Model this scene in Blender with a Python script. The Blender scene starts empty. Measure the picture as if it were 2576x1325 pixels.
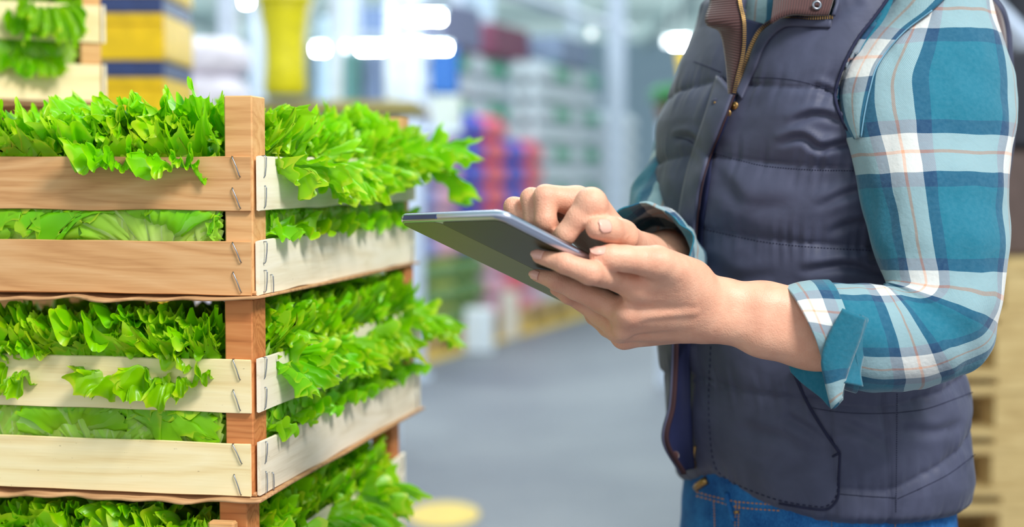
import bpy, bmesh, math, random
import numpy as np
from mathutils import Vector, Matrix, noise as mn
from mathutils.bvhtree import BVHTree
random.seed(7); np.random.seed(7)
SC = bpy.context.scene
COL = SC.collection

# ------------------------------------------------------------------ camera
FPX = 3935.0; CAMH = 1.207; PIT = math.atan(217.5/FPX)
C0 = np.array([0, 0, CAMH]); RV = np.array([1.0, 0, 0])
FV = np.array([0, math.cos(PIT), -math.sin(PIT)]); UV_ = np.array([0, math.sin(PIT), math.cos(PIT)])
def P(x, y, Z):
    return C0 + (x-1288)/FPX*Z*RV - (y-662.5)/FPX*Z*UV_ + Z*FV
cam = bpy.data.cameras.new('camera'); camo = bpy.data.objects.new('camera', cam); COL.objects.link(camo)
camo.location = C0; camo.rotation_euler = (math.pi/2-PIT, 0, 0)
cam.sensor_width = 36; cam.lens = FPX/2576*36; cam.clip_end = 200
cam.dof.use_dof = True; cam.dof.focus_distance = 1.445; cam.dof.aperture_fstop = 2.8
SC.camera = camo
SC.view_settings.view_transform = 'Standard'; SC.view_settings.look = 'None'
SC.view_settings.gamma = 1; SC.view_settings.use_curve_mapping = False
SC.view_settings.exposure = 0.0
# ------------------------------------------------------------------ world and lights
W = bpy.data.worlds.new('world'); SC.world = W; W.use_nodes = True
W.node_tree.nodes['Background'].inputs[0].default_value = (0.93, 0.96, 1.0, 1)
W.node_tree.nodes['Background'].inputs[1].default_value = 1.1
def area(name, loc, tgt, sx, sy, pw, col=(1, 1, 1)):
    l = bpy.data.lights.new(name, 'AREA'); l.shape = 'RECTANGLE'; l.size = sx; l.size_y = sy; l.energy = pw; l.color = col
    o = bpy.data.objects.new(name, l); COL.objects.link(o); o.location = loc
    o.rotation_euler = (Vector(tgt)-Vector(loc)).to_track_quat('-Z', 'Y').to_euler(); return o
area('ceiling_key_light', (1.5, -0.5, 3.6), (0.0, 1.6, 1.1), 1.0, 0.8, 165, (1, .98, .95))
area('ceiling_back_light', (0.3, 4.6, 4.1), (0.2, 3.0, 0), 4.0, 1.2, 130, (.95, 1, 1))
area('hall_light', (-1, 11, 4.0), (0, 12, 0), 6, 5, 480, (.9, 1, 1))
area('hall_light', (0, 19, 4.0), (0, 19, 0), 8, 6, 560, (.9, 1, 1))

# ------------------------------------------------------------------ helpers
def lin(r, g, b):
    f = lambda v: (v/255/12.92 if v/255 <= .04045 else ((v/255+.055)/1.055)**2.4)
    return (f(r), f(g), f(b), 1)
class NT:
    def __init__(s, name):
        s.m = bpy.data.materials.new(name); s.m.use_nodes = True; s.t = s.m.node_tree
        s.b = s.t.nodes['Principled BSDF']; s.out = s.t.nodes['Material Output']
    def n(s, typ, **kw):
        nd = s.t.nodes.new(typ)
        for k, v in kw.items():
            if k.startswith('i_'): nd.inputs[k[2:].replace('_', ' ')].default_value = v
            elif k.startswith('n'): nd.inputs[int(k[1:])].default_value = v if k[1:].isdigit() else v
            else: setattr(nd, k, v)
        return nd
    def l(s, a, b): s.t.links.new(a, b)
    def math(s, op, a, b=None, c=None):
        nd = s.t.nodes.new('ShaderNodeMath'); nd.operation = op
        for i, v in enumerate((a, b, c)):
            if v is None: continue
            if isinstance(v, (int, float)): nd.inputs[i].default_value = v
            else: s.l(v, nd.inputs[i])
        return nd.outputs[0]
    def mix(s, f, a, b, typ='MIX'):
        nd = s.t.nodes.new('ShaderNodeMix'); nd.data_type = 'RGBA'; nd.blend_type = typ
        for i, v in ((0, f), (6, a), (7, b)):
            if isinstance(v, (int, float, tuple)): nd.inputs[i].default_value = v
            else: s.l(v, nd.inputs[i])
        return nd.outputs[2]
    def ramp(s, fac, pts, interp='LINEAR'):
        nd = s.t.nodes.new('ShaderNodeValToRGB'); cr = nd.color_ramp; cr.interpolation = interp
        while len(cr.elements) < len(pts): cr.elements.new(.5)
        for e, (p, c) in zip(cr.elements, pts): e.position = p; e.color = c
        s.l(fac, nd.inputs[0]); return nd.outputs[0]
    def coords(s, kind='Object', scale=(1, 1, 1), rnd=0):
        tc = s.t.nodes.new('ShaderNodeTexCoord'); mp = s.t.nodes.new('ShaderNodeMapping')
        s.l(tc.outputs[kind], mp.inputs[0]); mp.inputs['Scale'].default_value = scale
        if rnd:
            oi = s.t.nodes.new('ShaderNodeObjectInfo'); v = s.t.nodes.new('ShaderNodeVectorMath'); v.operation = 'SCALE'
            v.inputs[0].default_value = (rnd, rnd*.7, rnd*1.3); s.l(oi.outputs['Random'], v.inputs['Scale']); s.l(v.outputs[0], mp.inputs['Location'])
        return mp.outputs[0]
    def noise(s, vec, scale, detail=4, rough=.5, dist=0):
        nd = s.t.nodes.new('ShaderNodeTexNoise'); s.l(vec, nd.inputs['Vector'])
        nd.inputs['Scale'].default_value = scale; nd.inputs['Detail'].default_value = detail
        nd.inputs['Roughness'].default_value = rough; nd.inputs['Distortion'].default_value = dist
        return nd.outputs[0]
    def bump(s, h, st=.3, d=.001, prev=None):
        nd = s.t.nodes.new('ShaderNodeBump'); nd.inputs['Strength'].default_value = st; nd.inputs['Distance'].default_value = d
        s.l(h, nd.inputs['Height'])
        if prev: s.l(prev, nd.inputs['Normal'])
        s.l(nd.outputs[0], s.b.inputs['Normal']); return nd.outputs[0]
    def base(s, c, rough=.6, metal=0, spec=.5):
        if isinstance(c, tuple): s.b.inputs['Base Color'].default_value = c
        else: s.l(c, s.b.inputs['Base Color'])
        s.b.inputs['Roughness'].default_value = rough; s.b.inputs['Metallic'].default_value = metal
        s.b.inputs['Specular IOR Level'].default_value = spec; return s.m
def plain(name, rgb, rough=.6, metal=0, spec=.5, var=.08, scale=30):
    t = NT(name); v = t.coords('Object'); n = t.noise(v, scale, 3)
    c = lin(*rgb); d = tuple(x*(1-var*2) for x in c[:3])+(1,); e = tuple(min(1, x*(1+var)) for x in c[:3])+(1,)
    return t.base(t.ramp(n, [(.3, d), (.7, e)]), rough, metal, spec)

def mesh(name, V, Fc, uv=None, smooth=True, attr=None):
    V = np.asarray(V, dtype=np.float32).reshape(-1, 3)
    me = bpy.data.meshes.new(name)
    if isinstance(Fc, np.ndarray):
        n, k = Fc.shape
        me.vertices.add(len(V)); me.vertices.foreach_set('co', V.ravel())
        me.loops.add(n*k); me.loops.foreach_set('vertex_index', Fc.astype(np.int32).ravel())
        me.polygons.add(n); me.polygons.foreach_set('loop_start', np.arange(0, n*k, k, dtype=np.int32))
        me.update(calc_edges=True)
    else:
        me.from_pydata([tuple(map(float, v)) for v in V], [], [tuple(int(i) for i in f) for f in Fc])
    if smooth: me.polygons.foreach_set('use_smooth', np.ones(len(me.polygons), dtype=bool))
    if uv is not None:
        ul = me.uv_layers.new(name='UVMap'); li = np.empty(len(me.loops), dtype=np.int32); me.loops.foreach_get('vertex_index', li)
        ul.data.foreach_set('uv', np.asarray(uv, dtype=np.float32)[li].ravel())
    if attr:
        for k, a in attr.items():
            at = me.attributes.new(k, 'FLOAT', 'POINT'); at.data.foreach_set('value', np.asarray(a, dtype=np.float32))
    me.validate(); return me
def obj(name, me, mat=None, parent=None, M=None):
    o = bpy.data.objects.new(name, me); COL.objects.link(o)
    if mat is not None and me is not None and len(me.materials) == 0: me.materials.append(mat)
    if parent is not None:
        o.parent = parent
        if M is not None: o.matrix_parent_inverse = M.inverted()
    return o
def tag(o, label=None, cat=None, group=None, kind=None):
    if label: o['label'] = label
    if cat: o['category'] = cat
    if group: o['group'] = group
    if kind: o['kind'] = kind
    return o
def thing(name, label, cat, loc=(0, 0, 0), rz=0, group=None):
    o = bpy.data.objects.new(name, None); COL.objects.link(o); o.empty_display_size = .05
    o.location = loc; o.rotation_euler = (0, 0, rz); tag(o, label, cat, group); return o
def MX(o): return Matrix.Translation(o.location) @ o.rotation_euler.to_matrix().to_4x4()
def dup(root, loc, rz=None, label=None, group=None):
    r = root.copy(); COL.objects.link(r); r.location = loc
    if rz is not None: r.rotation_euler = (0, 0, rz)
    if label: r['label'] = label
    if group: r['group'] = group
    for ch in list(root.children):
        c = ch.copy(); COL.objects.link(c); c.parent = r
        for g in list(ch.children):
            d = g.copy(); COL.objects.link(d); d.parent = c
    return r
def qgrid(nu, nv, closed=False):
    i = np.arange(nu-(0 if closed else 1)); j = np.arange(nv-1)
    I, J = np.meshgrid(i, j, indexing='ij'); I2 = (I+1) % nu
    return np.stack([I*nv+J, I2*nv+J, I2*nv+J+1, I*nv+J+1], -1).reshape(-1, 4)
class MB:
    def __init__(s): s.V = []; s.F = []
    def box(s, c, d, R=None, bev=0):
        c = np.array(c, float); d = np.array(d, float)/2; o = len(s.V)
        if bev <= 0:
            pts = [np.array([x, y, z])*d for x in (-1, 1) for y in (-1, 1) for z in (-1, 1)]
            fs = [(0, 1, 3, 2), (4, 6, 7, 5), (0, 4, 5, 1), (2, 3, 7, 6), (0, 2, 6, 4), (1, 5, 7, 3)]
        else:
            pts = []; key = {}
            for x in (-1, 1):
                for y in (-1, 1):
                    for z in (-1, 1):
                        for ax in range(3):
                            p = np.array([x, y, z])*d; q = p.copy()
                            for k in range(3):
                                if k != ax: q[k] -= np.sign(p[k])*bev
                            key[(x, y, z, ax)] = len(pts); pts.append(q)
            fs = []
            for ax in range(3):
                a, b = [k for k in range(3) if k != ax]
                for sg in (-1, 1):
                    f = []
                    for (u, v) in ((-1, -1), (1, -1), (1, 1), (-1, 1)):
                        t = [0, 0, 0]; t[ax] = sg; t[a] = u; t[b] = v; f.append(key[(*t, ax)])
                    fs.append(tuple(f))
            for ax in range(3):
                a, b = [k for k in range(3) if k != ax]
                for u in (-1, 1):
                    for v in (-1, 1):
                        q = []
                        for sg, first in ((-1, a), (-1, b), (1, b), (1, a)):
                            t = [0, 0, 0]; t[ax] = sg; t[a] = u; t[b] = v; q.append(key[(*t, first)])
                        fs.append(tuple(q))
            for x in (-1, 1):
                for y in (-1, 1):
                    for z in (-1, 1): fs.append(tuple(key[(x, y, z, ax)] for ax in range(3)))
        for p in pts:
            if R is not None: p = np.array(R) @ p
            s.V.append(p+c)
        s.F += [tuple(i+o for i in f) for f in fs]; return s
    def tube(s, pts, r, n=8, cap=True):
        pts = [np.array(p, float) for p in pts]; rr = r if hasattr(r, '__len__') else [r]*len(pts); o = len(s.V); pv = None
        for i, p in enumerate(pts):
            t = pts[min(i+1, len(pts)-1)]-pts[max(i-1, 0)]; t = t/(np.linalg.norm(t)+1e-9)
            if pv is None:
                a = np.array([0, 0, 1.]) if abs(t[2]) < .9 else np.array([1., 0, 0]); x = np.cross(a, t)
            else: x = pv-t*np.dot(pv, t)
            x = x/(np.linalg.norm(x)+1e-9); y = np.cross(t, x); pv = x
            for k in range(n):
                an = 2*math.pi*k/n; s.V.append(p+(x*math.cos(an)+y*math.sin(an))*rr[i])
        for i in range(len(pts)-1):
            for k in range(n):
                k2 = (k+1) % n; s.F.append((o+i*n+k, o+i*n+k2, o+(i+1)*n+k2, o+(i+1)*n+k))
        if cap: s.F.append(tuple(o+k for k in range(n))[::-1]); s.F.append(tuple(o+(len(pts)-1)*n+k for k in range(n)))
        return s
    def lathe(s, c, prof, n=20, sx=1, sy=1):
        o = len(s.V)
        for (r, z) in prof:
            for k in range(n):
                a = 2*math.pi*k/n; s.V.append(np.array([c[0]+r*sx*math.cos(a), c[1]+r*sy*math.sin(a), c[2]+z]))
        for i in range(len(prof)-1):
            for k in range(n):
                k2 = (k+1) % n; s.F.append((o+i*n+k, o+i*n+k2, o+(i+1)*n+k2, o+(i+1)*n+k))
        s.F.append(tuple(o+k for k in range(n))[::-1]); s.F.append(tuple(o+(len(prof)-1)*n+k for k in range(n))); return s
    def mesh(s, name='m', smooth=False): return mesh(name, np.array(s.V), s.F, smooth=smooth)
def resamp(pts, n):
    pts = np.array(pts, float); k = len(pts)
    # catmull-rom through points, then equal arc length
    if k > 2:
        e = np.vstack([2*pts[0]-pts[1], pts, 2*pts[-1]-pts[-2]]); out = []
        for i in range(1, k):
            for t in np.linspace(0, 1, 12, endpoint=False):
                a, b, c, d = e[i-1], e[i], e[i+1], e[i+2]
                out.append(.5*((2*b)+(c-a)*t+(2*a-5*b+4*c-d)*t*t+(3*b-a-3*c+d)*t**3))
        out.append(pts[-1]); pts = np.array(out)
    s = np.r_[0, np.cumsum(np.linalg.norm(np.diff(pts, axis=0), axis=1))]
    t = np.linspace(0, s[-1], n); return np.stack([np.interp(t, s, pts[:, i]) for i in range(pts.shape[1])], 1)
def ribbon(name, A, B, n=40, m=8, mat=None, parent=None, M=None, thick=.003, bulge=0.0, bdir=(0, -1, 0), wob=0, uvs=1.0):
    A = resamp(A, n); B = resamp(B, n); V = []; uv = []
    L = np.r_[0, np.cumsum(np.linalg.norm(np.diff((A+B)/2, axis=0), axis=1))]; wd = np.linalg.norm(A-B, axis=1).mean()
    for i in range(n):
        for j in range(m):
            t = j/(m-1); p = A[i]*(1-t)+B[i]*t + np.array(bdir)*bulge*math.sin(math.pi*t)
            if wob: p = p+np.array(bdir)*wob*mn.noise(Vector(p*35))
            V.append(p); uv.append((t*wd*uvs, L[i]*uvs))
    o = obj(name, mesh(name, V, qgrid(n, m), uv), mat, parent, M)
    if thick:
        md = o.modifiers.new('s', 'SOLIDIFY'); md.thickness = thick; md.offset = 0
    return o

# ------------------------------------------------------------------ materials
def wood(name, c1, c2, c3, rings=9, rough=.65, dirt=0):
    t = NT(name); v = t.coords('Object', (1.3, 9, 9), rnd=23)
    n = t.noise(v, 2.2, 3, .45, .6); r = t.math('FRACT', t.math('MULTIPLY', n, rings))
    tri = t.math('ABSOLUTE', t.math('SUBTRACT', r, .5))
    fine = t.noise(t.coords('Object', (6, 160, 160), rnd=9), 3, 4, .6)
    big = t.noise(t.coords('Object', (2, 8, 8), rnd=5), 3, 2)
    f = t.math('ADD', t.math('MULTIPLY', tri, .8), t.math('MULTIPLY', fine, .55))
    c = t.ramp(f, [(.2, lin(*c3)), (.45, lin(*c1)), (.8, lin(*c2))])
    c = t.mix(t.math('MULTIPLY', big, .5), c, lin(*c1))
    if dirt:
        d = t.noise(t.coords('Object', (40, 90, 90), rnd=3), 3, 4, .7)
        dm = t.math('MULTIPLY', t.math('GREATER_THAN', d, .70), dirt); c = t.mix(dm, c, lin(90, 65, 40))
    m = t.base(c, rough, 0, .3); t.bump(f, .35, .0006); return m
M_TAN = wood('tan_poplar', (208, 156, 104), (224, 178, 128), (182, 128, 80), 7)
M_PALE = wood('pale_poplar', (240, 218, 168), (247, 230, 188), (226, 196, 140), 5, dirt=.6)
M_CREAM = wood('cream_poplar', (238, 226, 200), (246, 237, 218), (222, 206, 174), 5, dirt=.35)
M_GREY = wood('greyed_poplar', (234, 220, 196), (243, 231, 212), (210, 192, 164), 5, dirt=.6)
M_POST = wood('pine_post', (216, 162, 106), (230, 182, 128), (192, 134, 82), 7)
M_POST2 = wood('orange_pine_post', (196, 122, 68), (212, 142, 86), (160, 92, 48), 12)
M_VENEER = wood('veneer_sheet', (190, 142, 98), (210, 166, 120), (146, 100, 64), 8)
M_PALLET = wood('pallet_wood', (205, 176, 120), (222, 196, 142), (176, 146, 96), 8)
M_STEEL = plain('staple_steel', (150, 155, 165), .3, 1)

def leaf_mat():
    t = NT('lettuce_leaf')
    tc = t.t.nodes.new('ShaderNodeUVMap'); sep = t.t.nodes.new('ShaderNodeSeparateXYZ'); t.l(tc.outputs[0], sep.inputs[0])
    u, a = sep.outputs[0], sep.outputs[1]
    n = t.noise(t.coords('Object'), 28, 3)
    a2 = t.math('ADD', a, t.math('MULTIPLY', t.math('SUBTRACT', n, .5), .25))
    col = t.ramp(a2, [(.05, lin(240, 250, 190)), (.30, lin(200, 236, 104)), (.52, lin(168, 222, 66)), (.80, lin(134, 208, 20)), (.97, lin(146, 216, 30)), (1.0, lin(196, 226, 70))])
    vv = t.math('ABSOLUTE', t.math('SUBTRACT', t.math('FRACT', t.math('ADD', t.math('MULTIPLY', u, 7.0), t.math('MULTIPLY', n, .6))), .5))
    vein = t.math('MULTIPLY', t.math('LESS_THAN', vv, .07), t.math('SUBTRACT', .75, t.math('MULTIPLY', a, .7)))
    col = t.mix(t.math('MAXIMUM', vein, 0), col, lin(226, 242, 176))
    oi = t.t.nodes.new('ShaderNodeObjectInfo')
    hs = t.t.nodes.new('ShaderNodeHueSaturation'); t.l(col, hs.inputs['Color'])
    t.l(t.math('ADD', .485, t.math('MULTIPLY', oi.outputs['Random'], .03)), hs.inputs['Hue']); hs.inputs['Saturation'].default_value = 1.06
    t.l(t.math('ADD', .88, t.math('MULTIPLY', oi.outputs['Random'], .22)), hs.inputs['Value'])
    c = hs.outputs[0]
    t.base(c, .34, 0, .5)
    bn = t.noise(t.coords('Object'), 160, 3); hh = t.math('ADD', t.math('MULTIPLY', bn, .6), t.math('MULTIPLY', vein, -1.0)); bo = t.bump(hh, .35, .0012)
    tr = t.t.nodes.new('ShaderNodeBsdfTranslucent'); t.l(t.mix(.5, c, lin(170, 235, 40)), tr.inputs[0])
    mx = t.t.nodes.new('ShaderNodeMixShader'); mx.inputs[0].default_value = .42
    t.l(t.b.outputs[0], mx.inputs[1]); t.l(tr.outputs[0], mx.inputs[2]); t.l(mx.outputs[0], t.out.inputs[0])
    return t.m
M_LEAF = leaf_mat()

def plaid_mat(name, inner=False):
    t = NT(name); uvn = t.t.nodes.new('ShaderNodeUVMap'); sep = t.t.nodes.new('ShaderNodeSeparateXYZ')
    dn = t.t.nodes.new('ShaderNodeTexNoise'); t.l(uvn.outputs[0], dn.inputs['Vector']); dn.inputs['Scale'].default_value = 25; dn.inputs['Detail'].default_value = 1
    vm = t.t.nodes.new('ShaderNodeVectorMath'); vm.operation = 'MULTIPLY_ADD'; t.l(dn.outputs['Color'], vm.inputs[0])
    vm.inputs[1].default_value = (.005, .005, 0); t.l(uvn.outputs[0], vm.inputs[2]); t.l(vm.outputs[0], sep.inputs[0])
    wh = lin(206, 204, 200); te = lin(6, 96, 118); na = lin(12, 50, 88); lb = lin(160, 206, 222); og = lin(226, 158, 122)
    pts = [(0, wh), (.115, og), (.137, wh), (.262, na), (.365, te), (.90, na)]
    cs = []
    for k in (0, 1):
        f = t.math('FRACT', t.math('DIVIDE', sep.outputs[k], .128)); cs.append(t.ramp(f, pts, 'CONSTANT'))
    tw = t.math('FRACT', t.math('MULTIPLY', t.math('ADD', sep.outputs[0], sep.outputs[1]), 620))
    f = t.math('ADD', .36, t.math('MULTIPLY', t.math('GREATER_THAN', tw, .5), .28))
    av = t.mix(f, cs[0], cs[1]); pr = t.mix(1.0, cs[0], cs[1], 'MULTIPLY'); g = t.t.nodes.new('ShaderNodeGamma'); t.l(pr, g.inputs[0]); g.inputs[1].default_value = .5
    c = t.mix(.30, av, g.outputs[0])
    n = t.noise(t.coords('Object'), 250, 3); c = t.mix(t.math('MULTIPLY', n, .16), c, lin(120, 170, 190))
    t.base(c, .9, 0, .15); t.b.inputs['Sheen Weight'].default_value = .25
    n2 = t.noise(t.coords('Object'), 60, 4); t.bump(t.math('ADD', n, n2), .3, .0015); return t.m
M_PLAID = plaid_mat('teal_plaid_flannel')
def vest_mat():
    t = NT('slate_navy_nylon'); v = t.coords('Object', (1, 1, 1))
    n = t.noise(v, 30, 4, .6, .5); fine = t.noise(v, 900, 2)
    c = t.ramp(n, [(.3, lin(58, 61, 82)), (.7, lin(70, 73, 96))])
    t.base(c, .60, 0, .35); t.b.inputs['Sheen Weight'].default_value = .08; t.b.inputs['Sheen Roughness'].default_value = .4
    w = t.noise(t.coords('Object', (1, 1, 1.7)), 22, 3, .45, .4)
    b1 = t.bump(w, .30, .0025); t.bump(fine, .2, .0003, b1); return t.m
M_VEST = vest_mat()
def cord_mat():
    t = NT('brown_corduroy'); uvn = t.t.nodes.new('ShaderNodeUVMap'); sep = t.t.nodes.new('ShaderNodeSeparateXYZ'); t.l(uvn.outputs[0], sep.inputs[0])
    s = t.math('SINE', t.math('MULTIPLY', sep.outputs[1], 2300)); n = t.noise(t.coords('Object'), 60, 3)
    c = t.mix(t.math('MULTIPLY', t.math('ADD', s, 1), .35), lin(84, 56, 55), lin(46, 30, 34)); c = t.mix(t.math('MULTIPLY', n, .3), c, lin(96, 66, 64))
    t.base(c, .9, 0, .1); t.b.inputs['Sheen Weight'].default_value = .4; t.bump(s, .5, .0006); return t.m
M_CORD = cord_mat()
M_LINING_SHADE = plain('navy_lining_and_shade', (26, 32, 66), .7, 0, .3)  # lining navy, also used as painted shade in the vest opening
M_THREAD = plain('dark_thread', (36, 38, 62), .8, 0, .2)
M_BROWNPIPE = plain('brown_piping', (58, 38, 42), .8, 0, .2)
M_BRASS = plain('brass_teeth', (158, 126, 78), .4, 1)
M_ORTHREAD = plain('orange_thread', (206, 140, 70), .8, 0, .2)
def skin_mat():
    t = NT('skin'); v = t.coords('Object'); n = t.noise(v, 45, 4); n3 = t.noise(v, 14, 2)
    at = t.t.nodes.new('ShaderNodeAttribute'); at.attribute_name = 'red'
    c = t.ramp(n, [(.3, lin(213, 154, 126)), (.7, lin(228, 176, 147))])
    c = t.mix(t.math('MULTIPLY', n3, .25), c, lin(226, 160, 138))
    c = t.mix(t.math('MULTIPLY', at.outputs['Fac'], .65), c, lin(226, 138, 118))
    t.base(c, .48, 0, .4); t.b.inputs['Subsurface Weight'].default_value = .18; t.b.inputs['Subsurface Radius'].default_value = (.9, .35, .2)
    t.b.inputs['Subsurface Scale'].default_value = .006
    vo = t.t.nodes.new('ShaderNodeTexVoronoi'); t.l(v, vo.inputs['Vector']); vo.inputs['Scale'].default_value = 700
    cr = t.noise(v, 130, 4, .6); b = t.bump(vo.outputs[0], .30, .0006); b2 = t.bump(cr, .42, .0014, b); wv = t.noise(t.coords('Object', (1.6, .5, .5)), 420, 2, .5, 1.0); t.bump(t.math('MULTIPLY', wv, t.math('MULTIPLY', at.outputs['Fac'], 1.4)), .8, .003, b2)
    return t.m
M_SKIN = skin_mat()
M_NAIL = plain('nail', (230, 174, 156), .28, 0, .6, var=.03)
def denim_mat():
    t = NT('blue_denim'); v = t.coords('Object'); n = t.noise(v, 22, 4, .6); f = t.noise(t.coords('Object', (1, 1, .5)), 700, 3)
    c = t.ramp(t.math('ADD', t.math('MULTIPLY', n, .6), t.math('MULTIPLY', f, .4)), [(.35, lin(10, 58, 116)), (.65, lin(44, 112, 172))])
    t.base(c, .85, 0, .2); t.bump(f, .4, .0006); return t.m
M_DENIM = denim_mat()
# ------------------------------------------------------------------ setting
def sbox(name, c, d, mat, kind='structure'):
    return tag(obj(name, MB().box(c, d).mesh(name), mat), kind=kind)
def floor_mat():
    t = NT('grey_floor'); v = t.coords('Object'); n = t.noise(v, .9, 4, .6); n2 = t.noise(v, 12, 4)
    c = t.ramp(n, [(.3, lin(98, 101, 114)), (.7, lin(128, 130, 138))]); c = t.mix(t.math('MULTIPLY', n2, .2), c, lin(150, 146, 140))
    m = t.base(c, .55, 0, .35); t.bump(n2, .1, .003); return m
sbox('floor', (0, 16, -.05), (30, 42, .1), floor_mat())
M_CEIL = plain('glowing_ceiling', (176, 206, 206), .8); M_CEIL.node_tree.nodes['Principled BSDF'].inputs['Emission Color'].default_value = (.70, .93, .92, 1); M_CEIL.node_tree.nodes['Principled BSDF'].inputs['Emission Strength'].default_value = .5; M_WALL = plain('pale_wall', (176, 196, 214), .8)  # emission added to brighten the ceiling underside
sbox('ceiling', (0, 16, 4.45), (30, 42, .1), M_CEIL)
sbox('wall_back', (0, 37.05, 2.2), (30, .1, 4.4), M_WALL)
M_BEAM = plain('beam_metal', (206, 222, 224), .5); M_UPR = plain('rack_upright', (208, 218, 238), .45)
for i, y in enumerate((9, 14, 19, 24, 30)):
    sbox('trim_%d' % (i+1), (0, y, 4.3), (30, .18, .18), M_BEAM)
for i, x in enumerate((-6, -1.5, 3, 7)):
    sbox('trim_%d' % (i+6), (x, 16, 4.2), (.14, 40, .22), M_BEAM)
M_YLINE = plain('yellow_floor_paint', (232, 196, 84), .5)
G0 = np.array([-.63, 10.0]); GD = np.array([1.34, 3.77]); GD = GD/np.linalg.norm(GD); GN = np.array([-GD[1], GD[0]])  # GN points away behind the line
GANG = math.atan2(GD[1], GD[0])
def L(s, d=0, z=0): p = G0+GD*s+GN*d; return (p[0], p[1], z)
o = obj('trim_10', MB().box((0, 0, .0025), (14, .32, .005)).mesh(), M_YLINE); o.location = L(4.6, .12); o.rotation_euler = (0, 0, GANG); tag(o, kind='structure')
pp = P(1115, 1335, 5.6)
o = obj('trim_11', MB().lathe((0, 0, .001), [(.13, 0), (.13, .004)], 24, 1.0, 1.6).mesh(), M_YLINE); o.location = (pp[0], pp[1]+.0, 0); tag(o, kind='structure')

# ---- goods behind the yellow line
def pallet_thing(loc, rz, label, group=None, w=1.2, d=.8):
    t = thing('pallet', label, 'pallet', loc, rz, group)
    for k in range(5): obj('deck_board', PM['top'], M_PALLET, t).location = (-(w/2)+.07+k*(w-.14)/4, 0, .133)
    for k in range(3):
        for j in range(3): obj('block', PM['block'], M_PALLET, t).location = (-w/2+.07+j*(w-.14)/2, (k-1)*(d/2-.05), .067)
    for k in range(3):
        obj('stringer', PM['str'], M_PALLET, t).location = (0, (k-1)*(d/2-.05), .115); obj('bottom_board', PM['str'], M_PALLET, t).location = (0, (k-1)*(d/2-.05), .011)
    return t
PM = {'top': MB().box((0, 0, 0), (.12, .8, .022), bev=.002).mesh('deck'), 'block': MB().box((0, 0, 0), (.13, .1, .09), bev=.003).mesh('block'),
      'str': MB().box((0, 0, 0), (1.2, .1, .022), bev=.002).mesh('stringer')}
pal0 = pallet_thing(L(.58, .50), GANG, 'wooden pallet under the green and yellow goods beside the yellow floor line', 'pallets along the yellow line')
for k in range(1, 5): dup(pal0, L(.58+1.28*k, .50), GANG, group='pallets along the yellow line', label='wooden pallet under the bottle packs, %s from the left along the yellow line' % ('first', 'second', 'third', 'fourth', 'fifth')[k])

M_PKB = plain('blue_pack', (72, 84, 206), .4); M_PKR = plain('red_pack', (240, 104, 146), .4); M_PKP = plain('pale_pink_pack', (226, 196, 220), .4)
M_PKL = plain('pale_blue_pack', (140, 150, 214), .4); M_PKW = plain('white_pack', (214, 224, 232), .35); M_GRN = plain('green_caps', (44, 172, 124), .4)
M_YG = plain('yellow_green_bottles', (196, 206, 90), .4); M_DG = plain('dark_green_bottles', (96, 140, 70), .4); M_LBL = plain('red_label', (248, 116, 124), .5); M_TAN2 = plain('cardboard', (196, 164, 132), .8)
def pack_mesh(w, d, h):
    m = MB(); nb = 4
    for i in range(nb):
        for j in range(2):
            x = -w/2+w/nb*(i+.5); y = -d/2+d/2*(j+.5); r = w/nb/2*.98
            m.lathe((x, y, 0), [(r*.9, 0), (r, .01), (r, h*.55), (r*.9, h*.62), (r, h*.7), (r*.45, h*.9), (r*.42, h*.93)], 10)
    return m.mesh('pack', True)
def caps_mesh(w, d, h):
    m = MB(); nb = 4
    for i in range(nb):
        for j in range(2): m.lathe((-w/2+w/nb*(i+.5), -d/2+d/2*(j+.5), h*.9), [(w/nb*.26, 0), (w/nb*.26, h*.1)], 8)
    return m.mesh('caps')
def band_mesh(w, d, h): return MB().box((0, 0, h*.38), (w*1.01, d*1.01, h*.56), bev=.008).mesh('label')
def pack(w, d, h, mat, cmat, lmat, loc, label, group, name='bottle_pack'):
    t = thing(name, label, 'pack', loc, GANG, group)
    tag(obj('bottles', pack_mesh(w, d, h), mat, t), kind='stuff'); tag(obj('caps', caps_mesh(w, d, h), cmat, t), kind='stuff'); obj('wrap_band', band_mesh(w, d, h), lmat, t); return t
PW, PD, PH = .42, .30, .165
protos = {}
spec = {'pink': (M_PKR, M_PKR, M_LBL, 'red-pink shrink-wrapped bottle pack in the tall stacks beyond the tablet', 'red-pink bottle packs'),
        'blue': (M_PKB, M_PKB, M_PKB, 'deep blue bottle pack stacked between the red-pink packs', 'deep blue bottle packs'),
        'pale': (M_PKP, M_PKP, plain('pink_label', (240, 176, 196), .5), 'pale pink bottle pack with red label stacked left of the deep blue packs', 'pale pink bottle packs'),
        'lav': (M_PKL, M_PKL, M_PKL, 'lavender blue bottle pack stacked between the pale pink packs', 'lavender bottle packs'),
        'green': (M_PKW, M_GRN, M_GRN, 'white bottle pack with green caps in the tall white and green wall of packs', 'white packs with green caps'),
        'white': (M_PKW, M_PKW, M_PKW, 'plain white bottle pack in the tall white and green wall of packs', 'plain white packs'),
        'yg': (M_YG, M_YG, M_DG, 'yellow-green bottle pack standing on the pallets below the tablet', 'yellow-green packs'),
        'dg': (M_DG, M_YG, M_DG, 'dark green bottle pack standing on the pallets below the tablet', 'dark green packs')}
ORD = ('first', 'second', 'third', 'fourth', 'fifth', 'sixth', 'seventh', 'eighth', 'ninth', 'tenth', 'eleventh', 'twelfth', 'thirteenth', 'fourteenth', 'fifteenth', 'sixteenth', 'seventeenth')
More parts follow.
